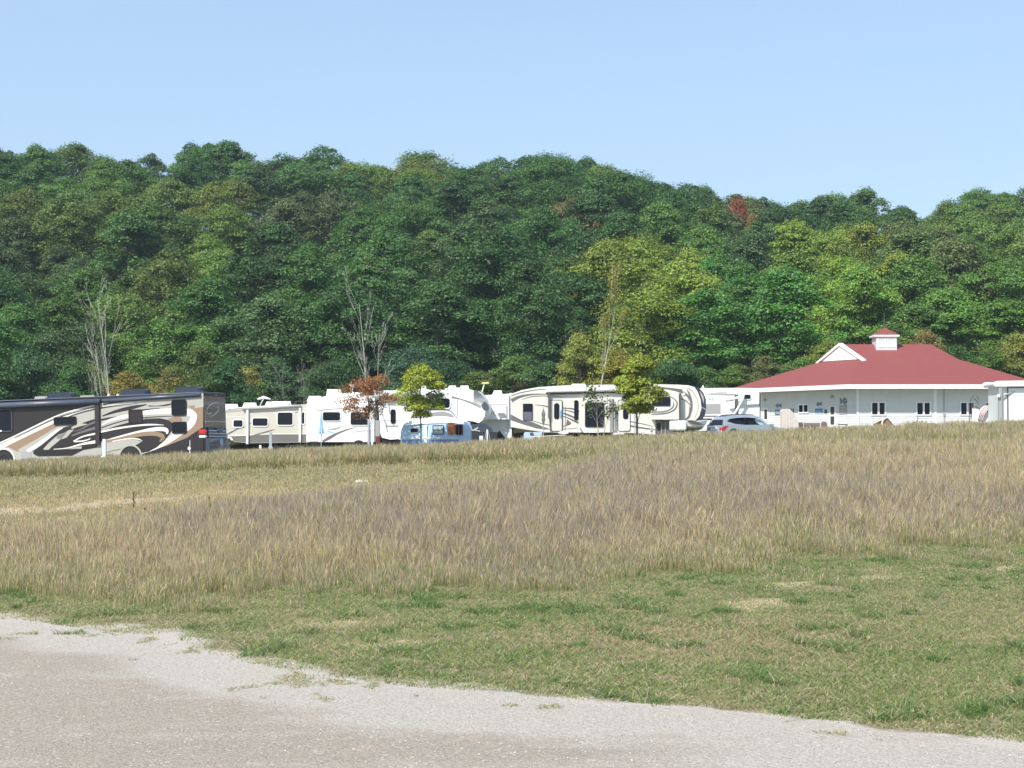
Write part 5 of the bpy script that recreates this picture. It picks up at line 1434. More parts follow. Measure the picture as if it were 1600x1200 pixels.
# tailgate: rear window, lights, number plate, bumper
def RY(px_, py_): return V.lx(px_, py_, xb)
z1, z2 = P_(1133, 655.5)[1], P_(1133, 664)[1]
xt1, xt2 = P_(1134.4, 655.5)[0], P_(1131.2, 664)[0]
MB().add([(xt1 - .03, .32, z1), (xt1 - .03, wd_ - .32, z1), (xt2 - .05, wd_ - .2, z2), (xt2 - .05, .2, z2), (xt1 + .05, .32, z1), (xt1 + .05, wd_ - .32, z1), (xt2 + .05, wd_ - .2, z2), (xt2 + .05, .2, z2)],
         [(0, 1, 2, 3), (4, 7, 6, 5), (0, 4, 5, 1), (1, 5, 6, 2), (2, 6, 7, 3), (3, 7, 4, 0)], M_GLASS).build('rear_window', V.root)
for yy in (.0, wd_):
    s_ = 1 if yy == 0 else -1
    ys_ = sorted([yy - .012 * s_, yy + .32 * s_])
    MB().prism([(xb - .07, wl - .28), (xb + .05, wl - .30), (xb + .34, wl - .03), (xb + .1, wl - .04), (xb - .04, wl - .1)], ys_[0], ys_[1], M_REDL).build('tail_light', V.root, bevel=.02)
MB().box(xb - .10, xb + .1, .05, wd_ - .05, zg + .35, zg + .62, M_CAR).build('bumper', V.root, bevel=.05)
MB().box(xb - .075, xb - .03, .65, 1.15, zg + .72, zg + .84, M_WHITE).build('number_plate', V.root)
for yy in (.32, wd_ - .32):
    c_ = [P_(*q) for q in ((1143, 651), (1148, 648.2), (1165, 647.2), (1180, 648), (1185, 651))]
    MB().tube([(p[0], yy, p[1] + .0) for p in c_], .022, M_BLACK, 6).build('roof_rail', V.root)
for x_, n__ in ((xb + .75, 'wheel'), (xf - .85, 'wheel')):
    px_ = 1130 + (x_ - xb) / (xf - xb) * 96
    ab = MB(); pts = [(x_ + .4 * math.cos(t), zg + .34 + .4 * math.sin(t)) for t in np.linspace(-.15, math.pi + .15, 16)]
    ab.prism(pts, -.006, .2, M_DARK).build('wheel_arch', V.root)
    V.wheel(px_, .34, off=-.01, zc=zg + .34, w=.22)
MB().prism([(xf - 1.05, wl + .0), (xf - .9, wl - .01), (xf - .95, wl + .12), (xf - 1.12, wl + .12)], -.2, .0, M_CAR).build('mirror', V.root, bevel=.02)

# ---- white trailer at the right edge
V = Veh('cargo_trailer', 'white box trailer with black-framed side and grey corner post at the right edge', 'trailer', (1560, 630, 112), (1640, 630, 112), GR, level=True)
bd = MB()
bd.prism(V.ps([(1560, 601), (1660, 598), (1660, 692), (1560, 692)]), 0, 2.4, M_WHITE)
bd.build('body', V.root)
MB().prism(V.ps([(1553.5, 601), (1554.5, 597.4), (1558, 596.2), (1660, 594.6), (1660, 601.2), (1566, 602.8), (1555, 602.8)], -.3), -.3, 2.4, M_WHITE, None).build('roof_edge', V.root, bevel=.04)
a, b, c, d = V.rect(1559.5, 602.5, 1564, 690); MB().box(a, b, -.25, .05, c, d, M_GREYL).build('corner_post', V.root, bevel=.02)
a, b, c, d = V.rect(1574, 604.5, 1654, 692); MB().ring([(a, c), (b, c), (b, d), (a, d)], [(a + .06, c + .06), (b - .06, c + .06), (b - .06, d - .06), (a + .06, d - .06)], -.05, 0, M_GREYD).build('door_frame', V.root)
c_ = V.ps([(1564, 619), (1572, 617), (1588, 611)], -.2); MB().tube([(p[0], -.2 + .1 * k, p[1]) for k, p in enumerate(c_)], [.05, .05, .02], M_GREYL, 6).build('support_arm', V.root)
a, b, c, d = V.rect(1558, 616, 1562, 621, -.3); MB().box(a, b, -.4, -.24, c, d, M_WHITE).build('bracket', V.root, bevel=.02)
for px_ in (1600, 1620): V.wheel(px_, .36, off=.02)
# ------------------------------------------------ white building with red hip roof
def siding_mat():
    t = NT('white_siding')
    pos = t.n('NewGeometry').outputs['Position']
    sx = t.n('SeparateXYZ'); t.l(pos, sx.inputs[0])
    c = t.mix(t.mr(t.noise(pos, 1.5, 4), .3, .7), (.60, .61, .61), (.66, .665, .66))
    t.l(c, t.b.inputs['Base Color']); t.b.inputs['Roughness'].default_value = .55
    return t.m
def roof_mat():
    t = NT('red_shingles')
    tc = t.n('TexCoord').outputs['Object']
    n1 = t.noise(tc, 1.2, 5); n2 = t.noise(tc, 14, 4)
    sx = t.n('SeparateXYZ'); t.l(tc, sx.inputs[0])
    fr = t.math('FRACT', t.math('MULTIPLY', sx.outputs[2], 1 / .075))
    c = t.mix(t.mr(n2, .3, .7), (.18, .038, .035), (.28, .074, .068))
    c = t.mix(t.mr(n1, .35, .7, 0, .35), c, (.225, .07, .066))
    t.l(c, t.b.inputs['Base Color']); t.b.inputs['Roughness'].default_value = .85
    t.bump(t.math('ADD', fr, n2), .5, .02)
    return t.m
M_SIDE, M_ROOF = siding_mat(), roof_mat()
M_TRIM = mat('white_trim', (.82, .82, .80), .5, var=.03)
M_SOFF = mat('soffit', (.62, .62, .60), .7, var=.04)
A, B, C_, D_2, E_2 = (20.9, 160.8), (27.0, 150.0), (40.0, 150.0), (40.0, 170.0), (22.5, 170.0)
zE = 2.2 + 89 / F * 148.6
zG = g(27, 150) - .3
bx, by = 30.0, 155.0
T_ = Matrix.Translation((-bx, -by, -g(bx, by)))
bld = empty('building', (bx, by, g(bx, by)), 'white single-storey building with a red hip roof and a cupola', 'building')
wb = MB(); zw = zE - .30
fp = [A, B, C_, D_2, E_2]
n_ = 5
wb.add([(p[0], p[1], z) for z in (zG, zw) for p in fp], [(i, (i + 1) % n_, n_ + (i + 1) % n_, n_ + i) for i in range(n_)], M_SIDE)
for P_0, P_1 in ((A, B), (B, C_)):      # lap boards as real slanting courses
    dx_, dy_ = P_1[0] - P_0[0], P_1[1] - P_0[1]; L_ = math.hypot(dx_, dy_); nx_, ny_ = dy_ / L_, -dx_ / L_
    z = zG
    while z < zw - .01:
        z1 = min(z + .19, zw)
        q = [(P_0[0] + nx_ * .03, P_0[1] + ny_ * .03, z), (P_1[0] + nx_ * .03, P_1[1] + ny_ * .03, z), (P_1[0] + nx_ * .006, P_1[1] + ny_ * .006, z1), (P_0[0] + nx_ * .006, P_0[1] + ny_ * .006, z1)]
        wb.add(q + [(P_0[0], P_0[1], z), (P_1[0], P_1[1], z)], [(0, 1, 2, 3), (4, 5, 1, 0)], M_SIDE); z = z1
wb.build('wall', bld, M=T_)
for p in (A, B, C_): MB().box(p[0] - .08, p[0] + .08, p[1] - .08, p[1] + .08, zG, zw - .002, M_TRIM).build('corner_trim', bld, M=T_)
Ae, Be, Ce, De, Ee = (18.3, 162.8), (25.95, 148.55), (41.3, 148.55), (41.3, 171.6), (20.5, 171.6)
ev = [Ae, Be, Ce, De, Ee]
zB = 8.82; a_, b_, c_, d_, e_ = (25.6, 158.9), (28.05, 154.0), (35.8, 154.0), (36.2, 161.5), (27.0, 163.2)
R1, R2 = (26.85, 156.5, 10.14), (34.15, 156.5, 10.14)
rb = MB()
vs = [(p[0], p[1], zE) for p in ev] + [(p[0], p[1], zB) for p in (a_, b_, c_, d_, e_)] + [R1, R2, (27.6, 158.0, 10.14), (34.15, 157.6, 10.14)]
fs = [(0, 1, 6, 5), (1, 2, 7, 6), (2, 3, 8, 7), (3, 4, 9, 8), (4, 0, 5, 9), (6, 7, 11, 10), (7, 8, 13, 11), (8, 9, 12, 13), (9, 5, 10, 12), (10, 11, 13, 12)]
rb.add(vs, fs, M_ROOF)
roof = rb.build('roof', bld, M=T_)
fb = MB(); zt_, zl_ = zE + .02, zE - .32
inn = [(p[0] + (30 - p[0]) * .004, p[1] + (160 - p[1]) * .004) for p in ev]
for i in range(5):
    j = (i + 1) % 5
    fb.add([(ev[i][0], ev[i][1], zt_), (ev[j][0], ev[j][1], zt_), (ev[j][0], ev[j][1], zl_), (ev[i][0], ev[i][1], zl_),
            (inn[i][0], inn[i][1], zt_), (inn[j][0], inn[j][1], zt_), (inn[j][0], inn[j][1], zl_), (inn[i][0], inn[i][1], zl_)],
           [(0, 1, 2, 3), (4, 7, 6, 5), (3, 2, 6, 7)], M_TRIM)
fb.build('fascia', bld, M=T_)
sf = MB(); sf.add([(p[0], p[1], zl_ + .03) for p in inn], [(0, 1, 2, 3, 4)], M_SOFF); sf.build('soffit', bld, M=T_)
# dutch gable on the left end
gA, gB, gR = Vector((a_[0], a_[1], zB)), Vector((b_[0], b_[1], zB)), Vector(R1)
gn = Vector((-(gB - gA).y, (gB - gA).x, 0)).normalized(); gn = -gn if gn.dot(Vector((-1, -.6, 0))) < 0 else gn
gb_ = MB()
o1 = gn * .10
mid = (gA + gB) / 2
apex = Vector((mid.x, mid.y, zB + 1.42)) + (gR - Vector((mid.x, mid.y, gR.z))) * .5
apex = Vector((gR.x, gR.y, gR.z + .04))
P3 = [gA + o1, gB + o1, apex + o1]
gb_.add([tuple(p) for p in P3] + [tuple(p - o1 * 1.5) for p in P3], [(0, 1, 2), (3, 5, 4), (0, 3, 4, 1), (1, 4, 5, 2), (2, 5, 3, 0)], M_TRIM)
for p, q in ((P3[0] + Vector((-.22, .38, -.08)), P3[2]), (P3[1] + Vector((.22, -.38, -.08)), P3[2])):
    p = p + gn * .12; q = q + gn * .12 + Vector((0, 0, .06))
    dn = Vector((0, 0, -.17)); bk = -gn * .35
    v8 = [p, q, q + dn * 1.25, p + dn, p + bk, q + bk, q + dn * 1.25 + bk, p + dn + bk]
    gb_.add([tuple(v) for v in v8], [(0, 1, 2, 3), (4, 7, 6, 5), (0, 4, 5, 1), (3, 2, 6, 7), (0, 3, 7, 4), (1, 5, 6, 2)], M_TRIM)
gb_.build('gable', bld, M=T_)
# cupola
cy = 155.6
cz0, cz1 = at(1384, 545, cy).z, at(1384, 526, cy).z
cx_ = (1385.5 - 800) / F * cy; hw = 16.2 / F * cy
rot = math.radians(2)
cbx = MB().box(cx_ - hw, cx_ + hw, cy - .1, cy + 1.7, cz0 - .5, cz1, M_SIDE)
cup = cbx.build('cupola', bld, M=T_)
lv = MB()
for k in (-1, 1): lv.ring([(cx_ + k * hw * .48 - .33, cz0 + .12), (cx_ + k * hw * .48 + .33, cz0 + .12), (cx_ + k * hw * .48 + .33, cz1 - .1), (cx_ + k * hw * .48 - .33, cz1 - .1)],
                          [(cx_ + k * hw * .48 - .27, cz0 + .18), (cx_ + k * hw * .48 + .27, cz0 + .18), (cx_ + k * hw * .48 + .27, cz1 - .16), (cx_ + k * hw * .48 - .27, cz1 - .16)], cy - .13, cy - .09, M_TRIM)
lv.build('louvre_frame', cup, M=T_)
ez = at(1384, 526, cy).z; rz = at(1384, 512, cy).z; ow = 20 / F * cy
MB().box(cx_ - ow, cx_ + ow, cy + .8 - ow, cy + .8 + ow, ez - .02, ez + .13, M_TRIM).build('cupola_trim', cup, M=T_, bevel=.02)
MB().add([(cx_ - ow * .98, cy + .8 - ow * .98, ez + .135), (cx_ + ow * .98, cy + .8 - ow * .98, ez + .135), (cx_ + ow * .98, cy + .8 + ow * .98, ez + .135), (cx_ - ow * .98, cy + .8 + ow * .98, ez + .135), (cx_, cy + .8, rz + .06)],
         [(0, 1, 4), (1, 2, 4), (2, 3, 4), (3, 0, 4), (0, 3, 2, 1)], M_ROOF).build('cupola_roof', cup, M=T_)
vz = at(1384, 487, cy).z
MB().tube([(cx_, cy + .8, rz), (cx_, cy + .8, vz)], .022, M_GREYD, 6).tube([(cx_ - .3, cy + .8, rz + .55), (cx_ + .3, cy + .8, rz + .55)], .02, M_GREYD, 5).cyl((cx_, cy + .8, rz + .25), .07, .1, (0, 0, 1), M_GREYD, 8).build('weathervane', cup, M=T_)

class Wall(Veh):
    """frame on a wall of the building; parts join the building"""
    def __init__(s, P0, P1):
        X = (Vector((*P1, 0)) - Vector((*P0, 0))).normalized(); Yi = Vector((-X.y, X.x, 0)); Z = Vector((0, 0, 1))
        s.M = Matrix(((X.x, Yi.x, 0, P0[0]), (X.y, Yi.y, 0, P0[1]), (0, 0, 1, 0), (0, 0, 0, 1)))
        s.I = s.M.inverted(); s.R = s.I.to_3x3(); s.c = s.I @ CAM
        s.root = None
    def put(s, mb, name, parent=None, bevel=0, thing=None, smooth=False):
        if thing:      # a thing of its own hanging on the wall
            cx = [sum(v[k] for v in mb.v) / len(mb.v) for k in range(3)]
            o = MBcopy(mb, cx).build(name, None, bevel=bevel, smooth=smooth)
            o.matrix_world = s.M @ Matrix.Translation(cx); tag(o, *thing); return o
        return mb.build(name, parent or bld, bevel=bevel, M=T_ @ s.M, smooth=smooth)
def MBcopy(mb, c):
    q = MB(); q.v = [(v[0] - c[0], v[1] - c[1], v[2] - c[2]) for v in mb.v]; q.f = mb.f; q.mi = mb.mi; q.ms = mb.ms; return q
WF, WL = Wall(B, C_), Wall(A, B)

def bwindow(W_, x0, y0, x1, y1, split=.5):
    a, b, c, d = W_.rect(x0, y0, x1, y1)
    f = MB().ring([(a - .09, c - .09), (b + .09, c - .09), (b + .09, d + .09), (a - .09, d + .09)], [(a, c), (b, c), (b, d), (a, d)], -.085, .02, M_TRIM)
    m_ = a + (b - a) * split
    f.box(m_ - .075, m_ + .075, -.08, .02, c, d, M_TRIM)
    w_ = W_.put(f, 'window')
    for (p, q) in ((a, m_ - .075), (m_ + .075, b)):
        W_.put(MB().box(p, q, -.048, -.034, c, d, M_GLASS), 'pane', w_)
    a2 = b - .06
    W_.put(MB().box(a2, b, -.052, -.046, c, d, mat('curtain', (.35, .36, .38), .8)), 'curtain', w_)
for x0, x1 in ((1362.5, 1382.5), (1433, 1453), (1501.5, 1521.5), (1541, 1559.5)):
    bwindow(WF, x0, 629.5, x1, 647.5)
bwindow(WL, 1249.5, 632.8, 1263, 644)
a, b, c, d = WF.rect(1474.2, 608, 1475.4, 664)
WF.put(MB().box(a, b, -.08, -.01, c, zE - .3, M_POSTG), 'downspout')
a, b, c, d = WF.rect(1473.7, 645, 1476, 650); WF.put(MB().box(a, b, -.14, -.0, c, d, M_GREYL), 'meter_box')
a, b, c, d = WF.rect(1459, 612, 1463.5, 662); WF.put(MB().box(a, b, -.05, -.0, c, zE - .32, M_TRIM), 'side_door')
# doors on the left wall
a, b, c, d = WL.rect(1297, 634, 1306, 676)
dr = WL.put(MB().box(a, b, -.06, 0, zG, d, M_TRIM), 'door')
M_DGL = mat('door_glass_brown', (.07, .065, .06), .2)
for y0_, y1_ in ((635.5, 647.5), (650.5, 663.5)):
    p, q, r_, s_ = WL.rect(1298.7, y0_, 1304.5, y1_); WL.put(MB().box(p, q, -.075, -.05, r_, s_, M_DGL), 'door_pane', dr)
a, b, c, d = WL.rect(1192.5, 637, 1200.5, 672)
dr = WL.put(MB().box(a, b, -.06, 0, zG, d, M_TRIM), 'door')
p, q, r_, s_ = WL.rect(1195.3, 640, 1199.6, 655); WL.put(MB().box(p, q, -.075, -.05, r_, s_, M_DGL), 'door_pane', dr)
for px_, py_ in ((1301, 619.5), (1196, 624)):
    p = WL.loc(px_, py_); WL.put(MB().dome((p[0], -.05, p[1] - .1), .22, .12, .2, M_GREYL, 10, 4), 'wall_lamp', smooth=True)
# signs and fish on the left wall: things hung on it
M_BSIGN = mat('blue_poster', (.06, .11, .32), .5, var=.15, scale=6)
M_BSIGN2 = mat('grey_blue_poster', (.20, .26, .38), .5, var=.15, scale=6)
M_FISH = mat('fish_grey', (.13, .17, .20), .5, var=.25, scale=8)
M_MAPB = mat('map_board_face', (.36, .31, .29), .8, var=.25, scale=4)
def board(W_, x0, y0, x1, y1, m, fr, lb, lines=0, name='notice_board', gr='signs on the end wall'):
    a, b, c, d = W_.rect(x0, y0, x1, y1)
    mb = MB().box(a, b, -.05, -.0, c, d, fr).box(a + .06, b - .06, -.056, -.045, c + .06, d - .06, m)
    for k in range(lines):
        z = d - .16 - (d - c - .3) * k / max(lines - 1, 1)
        x = a + .15
        while x < b - .2:
            L_ = random.uniform(.05, .16); mb.box(x, min(x + L_, b - .12), -.060, -.055, z - .03, z, M_WHITE2); x += L_ + .05
    return W_.put(mb, name, thing=(lb, 'sign', gr))
board(WL, 1274, 637.5, 1286, 645.8, M_BSIGN, M_BLUEW, 'bright blue poster under the middle fish on the end wall', 3)
board(WL, 1211.8, 640, 1220.8, 648.5, M_BSIGN2, M_GREYD, 'dull blue notice under the leftmost fish on the end wall', 2)
board(WL, 1233.5, 638.8, 1240.8, 647, M_GREYL, M_GREYD, 'grey notice board just right of the beige screen top')
board(WL, 1312, 633, 1323.8, 647.3, M_MAPB, M_GREYL, 'large greyish brown map board under the big fish', 4)
board(WL, 1289, 640, 1292.3, 645.8, M_GREYD, M_BLACK, 'small dark box on the wall between blue poster and door', name='wall_box', gr=None)
def fish(x0, x1, yc, h, flip, lb):
    ax, az = WL.loc(x0, yc); bx_, _ = WL.loc(x1, yc); L_ = bx_ - ax; H_ = h
    body_ = [(.30, .02), (.42, .30), (.58, .46), (.66, .62), (.72, .40), (.86, .28), (.97, .06), (1.0, -.05), (.93, -.25), (.80, -.38), (.70, -.42), (.66, -.62), (.58, -.42), (.42, -.28), (.30, -.08), (.14, -.34), (.02, -.50), (.06, -.05), (.0, .55), (.14, .34)]
    body_ = body_[::-1]
    pts = [((ax + (1 - p[0] if flip else p[0]) * L_), az + p[1] * H_) for p in body_]
    mb = MB().prism(pts, -.09, -.03, M_FISH)
    ex = ax + (.12 if flip else .88) * L_; mb.cyl((ex, -.10, az + .06 * H_), .03 * L_ + .01, .02, (0, 1, 0), M_WHITE, 8)
    for k in range(3):
        xk = ax + ((.45 + .13 * k) if not flip else (.55 - .13 * k)) * L_; mb.box(xk - .02, xk + .02, -.096, -.089, az - .2 * H_, az + .2 * H_, M_GREYL)
    WL.put(mb, 'fish_sculpture', thing=(lb, 'fish', 'metal fish hung on the end wall'))
fish(1212.5, 1221.5, 633.8, .27, True, 'small grey metal fish above the dull blue notice, leftmost fish')
fish(1276, 1284.5, 631.5, .27, True, 'small grey metal fish above the bright blue poster')
fish(1313.5, 1324.3, 627, .48, False, 'large grey metal fish above the brown map board')

# ------------------------------------------------ furniture round the building
def chair(px_, Y_, yaw, lb):
    X_ = (px_ - 800) / F * Y_; root = empty('garden_chair', (X_, Y_, g(X_, Y_)), lb, 'chair', 'chairs beside the building'); root.rotation_euler = (0, 0, yaw)
    MB().box(-.28, .28, -.25, .25, .42, .47, M_CHAIR).build('seat', root, bevel=.02)
    b = MB()
    arc = [(-.28, .47), (-.27, .95), (-.18, 1.1), (0, 1.14), (.18, 1.1), (.27, .95), (.28, .47)]
    b.tube([(p[0], .27, p[1]) for p in arc], .04, M_CHAIRW, 6)
    b.prism([(-.24, .5), (.24, .5), (.23, .92), (.15, 1.06), (-.15, 1.06), (-.23, .92)], .24, .28, M_CHAIR)
    b.build('backrest', root)
    for sx in (-1, 1):
        MB().box(sx * .3 - .03, sx * .3 + .03, -.25, .27, .64, .68, M_CHAIRW).build('armrest', root)
        for sy in (-1, 1): MB().tube([(sx * .28, sy * .24, 0), (sx * .27, sy * .22, .66 if sy < 0 else .45)], .025, M_CHAIRW, 6).build('leg', root)
    return root
M_CHAIR = mat('chair_fabric', (.15, .11, .09), .8, var=.1)
M_CHAIRW = mat('chair_frame', (.62, .60, .58), .5)
chair(1252.5, 146, .3, 'garden chair by the end wall, left of the bench')
chair(1286.5, 146, -.35, 'garden chair by the end wall, right of the bench')
def at_ground(px_, Y_): X_ = (px_ - 800) / F * Y_; return (X_, Y_, g(X_, Y_))
root = empty('bench', at_ground(1267.5, 146.5), 'wide brown-backed garden bench between the two garden chairs', 'bench')
MB().box(-.75, .75, -.25, .25, .42, .47, M_CHAIR).build('seat', root, bevel=.02)
b = MB()
for k in range(4): b.box(-.74, .74, .24, .28, .5 + k * .13, .622 + k * .13, M_CHAIR)
b.box(-.76, .76, .23, .29, 1.0, 1.07, M_CHAIRW); b.build('backrest', root)
for sx in (-1, 1):
    MB().box(sx * .74 - .04, sx * .74 + .04, -.26, .28, 0, .66, M_CHAIRW).build('leg', root)
root = empty('side_table', at_ground(1317, 146.5), 'small dark-topped table with pale legs under the map board', 'table')
MB().box(-.33, .33, -.3, .3, .78, .86, M_GREYD).build('tabletop', root, bevel=.01)
for sx in (-1, 1):
    for sy in (-1, 1): MB().box(sx * .28 - .03, sx * .28 + .03, sy * .25 - .03, sy * .25 + .03, 0, .78, M_IVORY).build('leg', root)
MB().box(-.26, .3, -.2, .2, .86, .95, M_WHITE).build('tray', root)
# beige upright screen
V = Veh('privacy_screen', 'beige upright screen with a sloping top right of the silver car', 'screen', (1222, 655, 145), (1246, 655, 145), level=True)
M_SCR = mat('beige_canvas', (.60, .53, .47), .8, var=.1, scale=3)
MB().prism(V.ps([(1222, 641), (1226, 639.6), (1233.5, 639.8), (1241, 648), (1245, 658), (1247, 672), (1222, 672)]), 0, .8, M_SCR).build('canvas', V.root, bevel=.04)
for x_ in (1229, 1234): a, b, c, d = V.rect(x_, 641, x_ + .8, 671); MB().box(a, b, -.03, .0, c, d, M_SOFF).build('seam_pole', V.root)
V = Veh('garden_arch', 'pale thin-framed garden arch standing before the beige screen', 'arch', (1237, 660, 143.5), (1247, 660, 143.5), level=True)
c_ = V.ps([(1238, 674), (1238, 660), (1240, 656.5), (1242.5, 655.5), (1245, 657), (1247, 662), (1248, 674)])
MB().tube([(p[0], 0, p[1]) for p in catmull([(p[0], p[1], 0) for p in c_], 4) for p in [(p.x, p.y)]], .03, M_CHAIRW, 6).build('frame', V.root)
# brown kennel-like gables
V = Veh('playhouse', 'small brown wooden hut with two peaked gables and white-edged roof under the first front window', 'hut', (1366, 660, 143), (1398, 660, 143), level=True)
M_HUT = mat('hut_brown', (.28, .16, .09), .85, var=.25, scale=6)
b = MB().prism(V.ps([(1368, 676), (1368, 661), (1376, 657.5), (1379, 659), (1379, 676)]), 0, .9, M_HUT).prism(V.ps([(1379.5, 676), (1379.5, 659), (1383.5, 654), (1387, 655), (1394, 664), (1394, 676)]), 0, .9, M_HUT)
b.build('wall', V.root)
b = MB()
for p, q in (((1366, 662), (1376.5, 656.5)), ((1376.5, 656.5), (1380, 658.5)), ((1380, 658), (1384, 653)), ((1384, 653), (1391, 654)), ((1388, 655), (1399, 667))):
    c_ = V.ps([p, q]); b.add([(c_[0][0], -.12, c_[0][1]), (c_[1][0], -.12, c_[1][1]), (c_[1][0], 1, c_[1][1]), (c_[0][0], 1, c_[0][1])] + [(c_[0][0], -.12, c_[0][1] + .08), (c_[1][0], -.12, c_[1][1] + .08), (c_[1][0], 1, c_[1][1] + .08), (c_[0][0], 1, c_[0][1] + .08)],
                          [(0, 1, 2, 3), (4, 7, 6, 5), (0, 4, 5, 1), (2, 6, 7, 3), (1, 5, 6, 2), (0, 3, 7, 4)], M_IVORY)
b.build('roof', V.root)
c_ = V.ps([(1379, 676), (1378.5, 660), (1379.5, 650.5)], -.15); MB().tube([(p[0], -.15, p[1]) for p in c_], [.09, .07, .03], M_IVORY, 6).build('post', V.root)
# low dark table with leaning things under the second window
V = Veh('patio_table', 'low dark patio table with rods on it, under the second front window', 'table', (1424, 662, 143), (1462, 660, 143))
a, b, c, d = V.rect(1424, 661.4, 1461, 662.6); MB().box(a, b, 0, .8, c, d, M_GREYD).build('tabletop', V.root, bevel=.01)
for x_ in (1426, 1459):
    q = V.rect(x_, 662.7, x_ + 1.2, 676); 
    for yy in (0, .72): MB().box(q[0], q[1], yy, yy + .06, q[2], q[3], M_GREYD).build('leg', V.root)
c_ = V.ps([(1431.5, 661), (1435, 653), (1433, 652)], .3); c2 = V.ps([(1440.5, 661), (1440.5, 656.5)], .3)
MB().tube([(p[0], .3, p[1]) for p in c_], .03, M_GREYD, 5).tube([(p[0], .3, p[1]) for p in c2], [.09, .03], M_GREYD, 6).build('rod', V.root)
# striped canopy and the wire sculpture
V = Veh('striped_canopy', 'red and white striped fabric draped in an arc at the right wall end', 'canopy', (1526, 650, 140), (1558, 650, 140), level=True)
M_STR = mat('stripe_red', (.50, .16, .17), .8)
M_STW = mat('stripe_white', (.74, .68, .66), .8)
arcs = [[(1528, 655), (1531, 645), (1537, 637), (1543, 634.5), (1547, 637.5), (1550, 641.5)]]
b = MB()
for k in range(7):
    pts = [(x + k * 1.0 * (1 if i_ < 3 else .25), y + k * (.35 if i_ < 3 else .75)) for i_, (x, y) in enumerate(arcs[0])]
    c_ = catmull([(p[0], p[1], 0) for p in V.ps(pts)], 4); dz = .045
    ps2 = [(p.x, p.y + dz) for p in c_] + [(p.x, p.y - dz) for p in c_][::-1]
    b.prism(ps2, -.02 - .03 * k, .5 - .03 * k, (M_STW, M_STR, M_STW, M_GREYL, M_STW, M_STR, M_STW)[k])
b.build('fabric', V.root)
MB().prism(V.ps([(1524, 672), (1524, 640), (1528, 640.5), (1531, 651), (1538, 652), (1541, 646), (1553, 646.5), (1557, 652), (1554, 656.5), (1530, 658), (1530, 672)]), .1, .6, M_STW).build('white_seat', V.root, bevel=.08)
V = Veh('wire_sculpture', 'thin dark wire garden sculpture with two peaks before the third window pair', 'sculpture', (1512, 640, 144), (1532, 640, 144), level=True)
b = MB()
for pts in ([(1514.5, 660), (1514.5, 632), (1517, 625), (1520.5, 618), (1522, 623), (1526, 626), (1529.5, 632)], [(1517, 655), (1519, 630)], [(1524, 625), (1527.2, 618.5), (1529.3, 626)]):
    c_ = V.ps(pts); b.tube([(p[0], 0, p[1]) for p in c_], .035, M_GREYD, 5)
c_ = V.ps([(1522, 636), (1526, 639)]); b.dome((c_[0][0] + .1, 0, c_[0][1] - .15), .26, .15, .22, M_GREYD, 9, 4)
b.build('wire_frame', V.root)
# ------------------------------------------------ small things along the vehicle row
def post(px_, Y_, ytop, w_, m, lb, name='utility_post', gr='utility posts of the camping pitches', foot=True, cat='post'):
    X_ = (px_ - 800) / F * Y_; z_ = g(X_, Y_); h = (HZ - ytop) / F * Y_ + CH - z_; r = w_ / F * Y_ / 2
    root = empty(name, (X_, Y_, z_), lb, cat, gr)
    MB().box(-r, r, -r, r, -.1, h, m).build('post', root, bevel=.01)
    if foot: MB().box(-r * 1.7, r * 1.7, -r * 1.8, r * .9, h * .12, h * .45, m).build('socket_box', root, bevel=.02)
    return root
post(163.5, 93, 686, 5.5, M_POSTW, 'thick white utility post before the motorhome')
post(297, 93, 688, 1.2, M_POSTW, 'thin white stake before the motorhome tail', 'stake', None, False)
p = post(423, 116, 675.5, 4.2, M_POSTG, 'tall grey-blue utility post before the beige trailer wheels')
MB().box(.02, .55, -.12, -.05, .22, .3, M_POSTW).box(.48, .55, -.12, -.05, -.1, .3, M_POSTW).build('step_rail', p)
post(576, 117, 655, 3.2, M_POSTG, 'slender tall grey post beside the orange young tree', foot=False)
post(581.5, 115, 678, 3.2, M_POSTW, 'short white utility post right of the slender grey post')
post(851, 110, 640, 1.2, M_POSTG, 'x', foot=False) if False else None
post(1005, 108, 672, 3, M_POSTW, 'pale utility post left of the pair under the cream nose')
post(1018, 107, 668, 3.6, M_POSTW, 'taller pale utility post under the cream nose')
post(752, 113, 681, 6, M_POSTW, 'pale stump-like utility post right of the blue camper')
post(992, 103.5, 655, 1.3, M_POSTG, 'thin grey support stake beside the big young tree', 'stake', None, False)
post(407, 118, 695.5, 3.6, M_IVORY, 'tiny ivory bucket-like post under the beige trailer', 'stake', None, False)
# tripod pole
root = empty('tripod', at_ground(761.5, 114), 'white pole on slanting tripod legs before the dark pickup', 'tripod')
zt_ = (HZ - 671) / F * 114 + CH - root.location.z
MB().tube([(0, 0, -.05), (0, 0, zt_)], .045, M_WHITE, 8).build('pole', root)
for q in (-1, 1): MB().tube([(q * .32, 0, -.05), (q * .04, 0, zt_ * .95)], .02, M_POSTG, 5).build('leg', root)
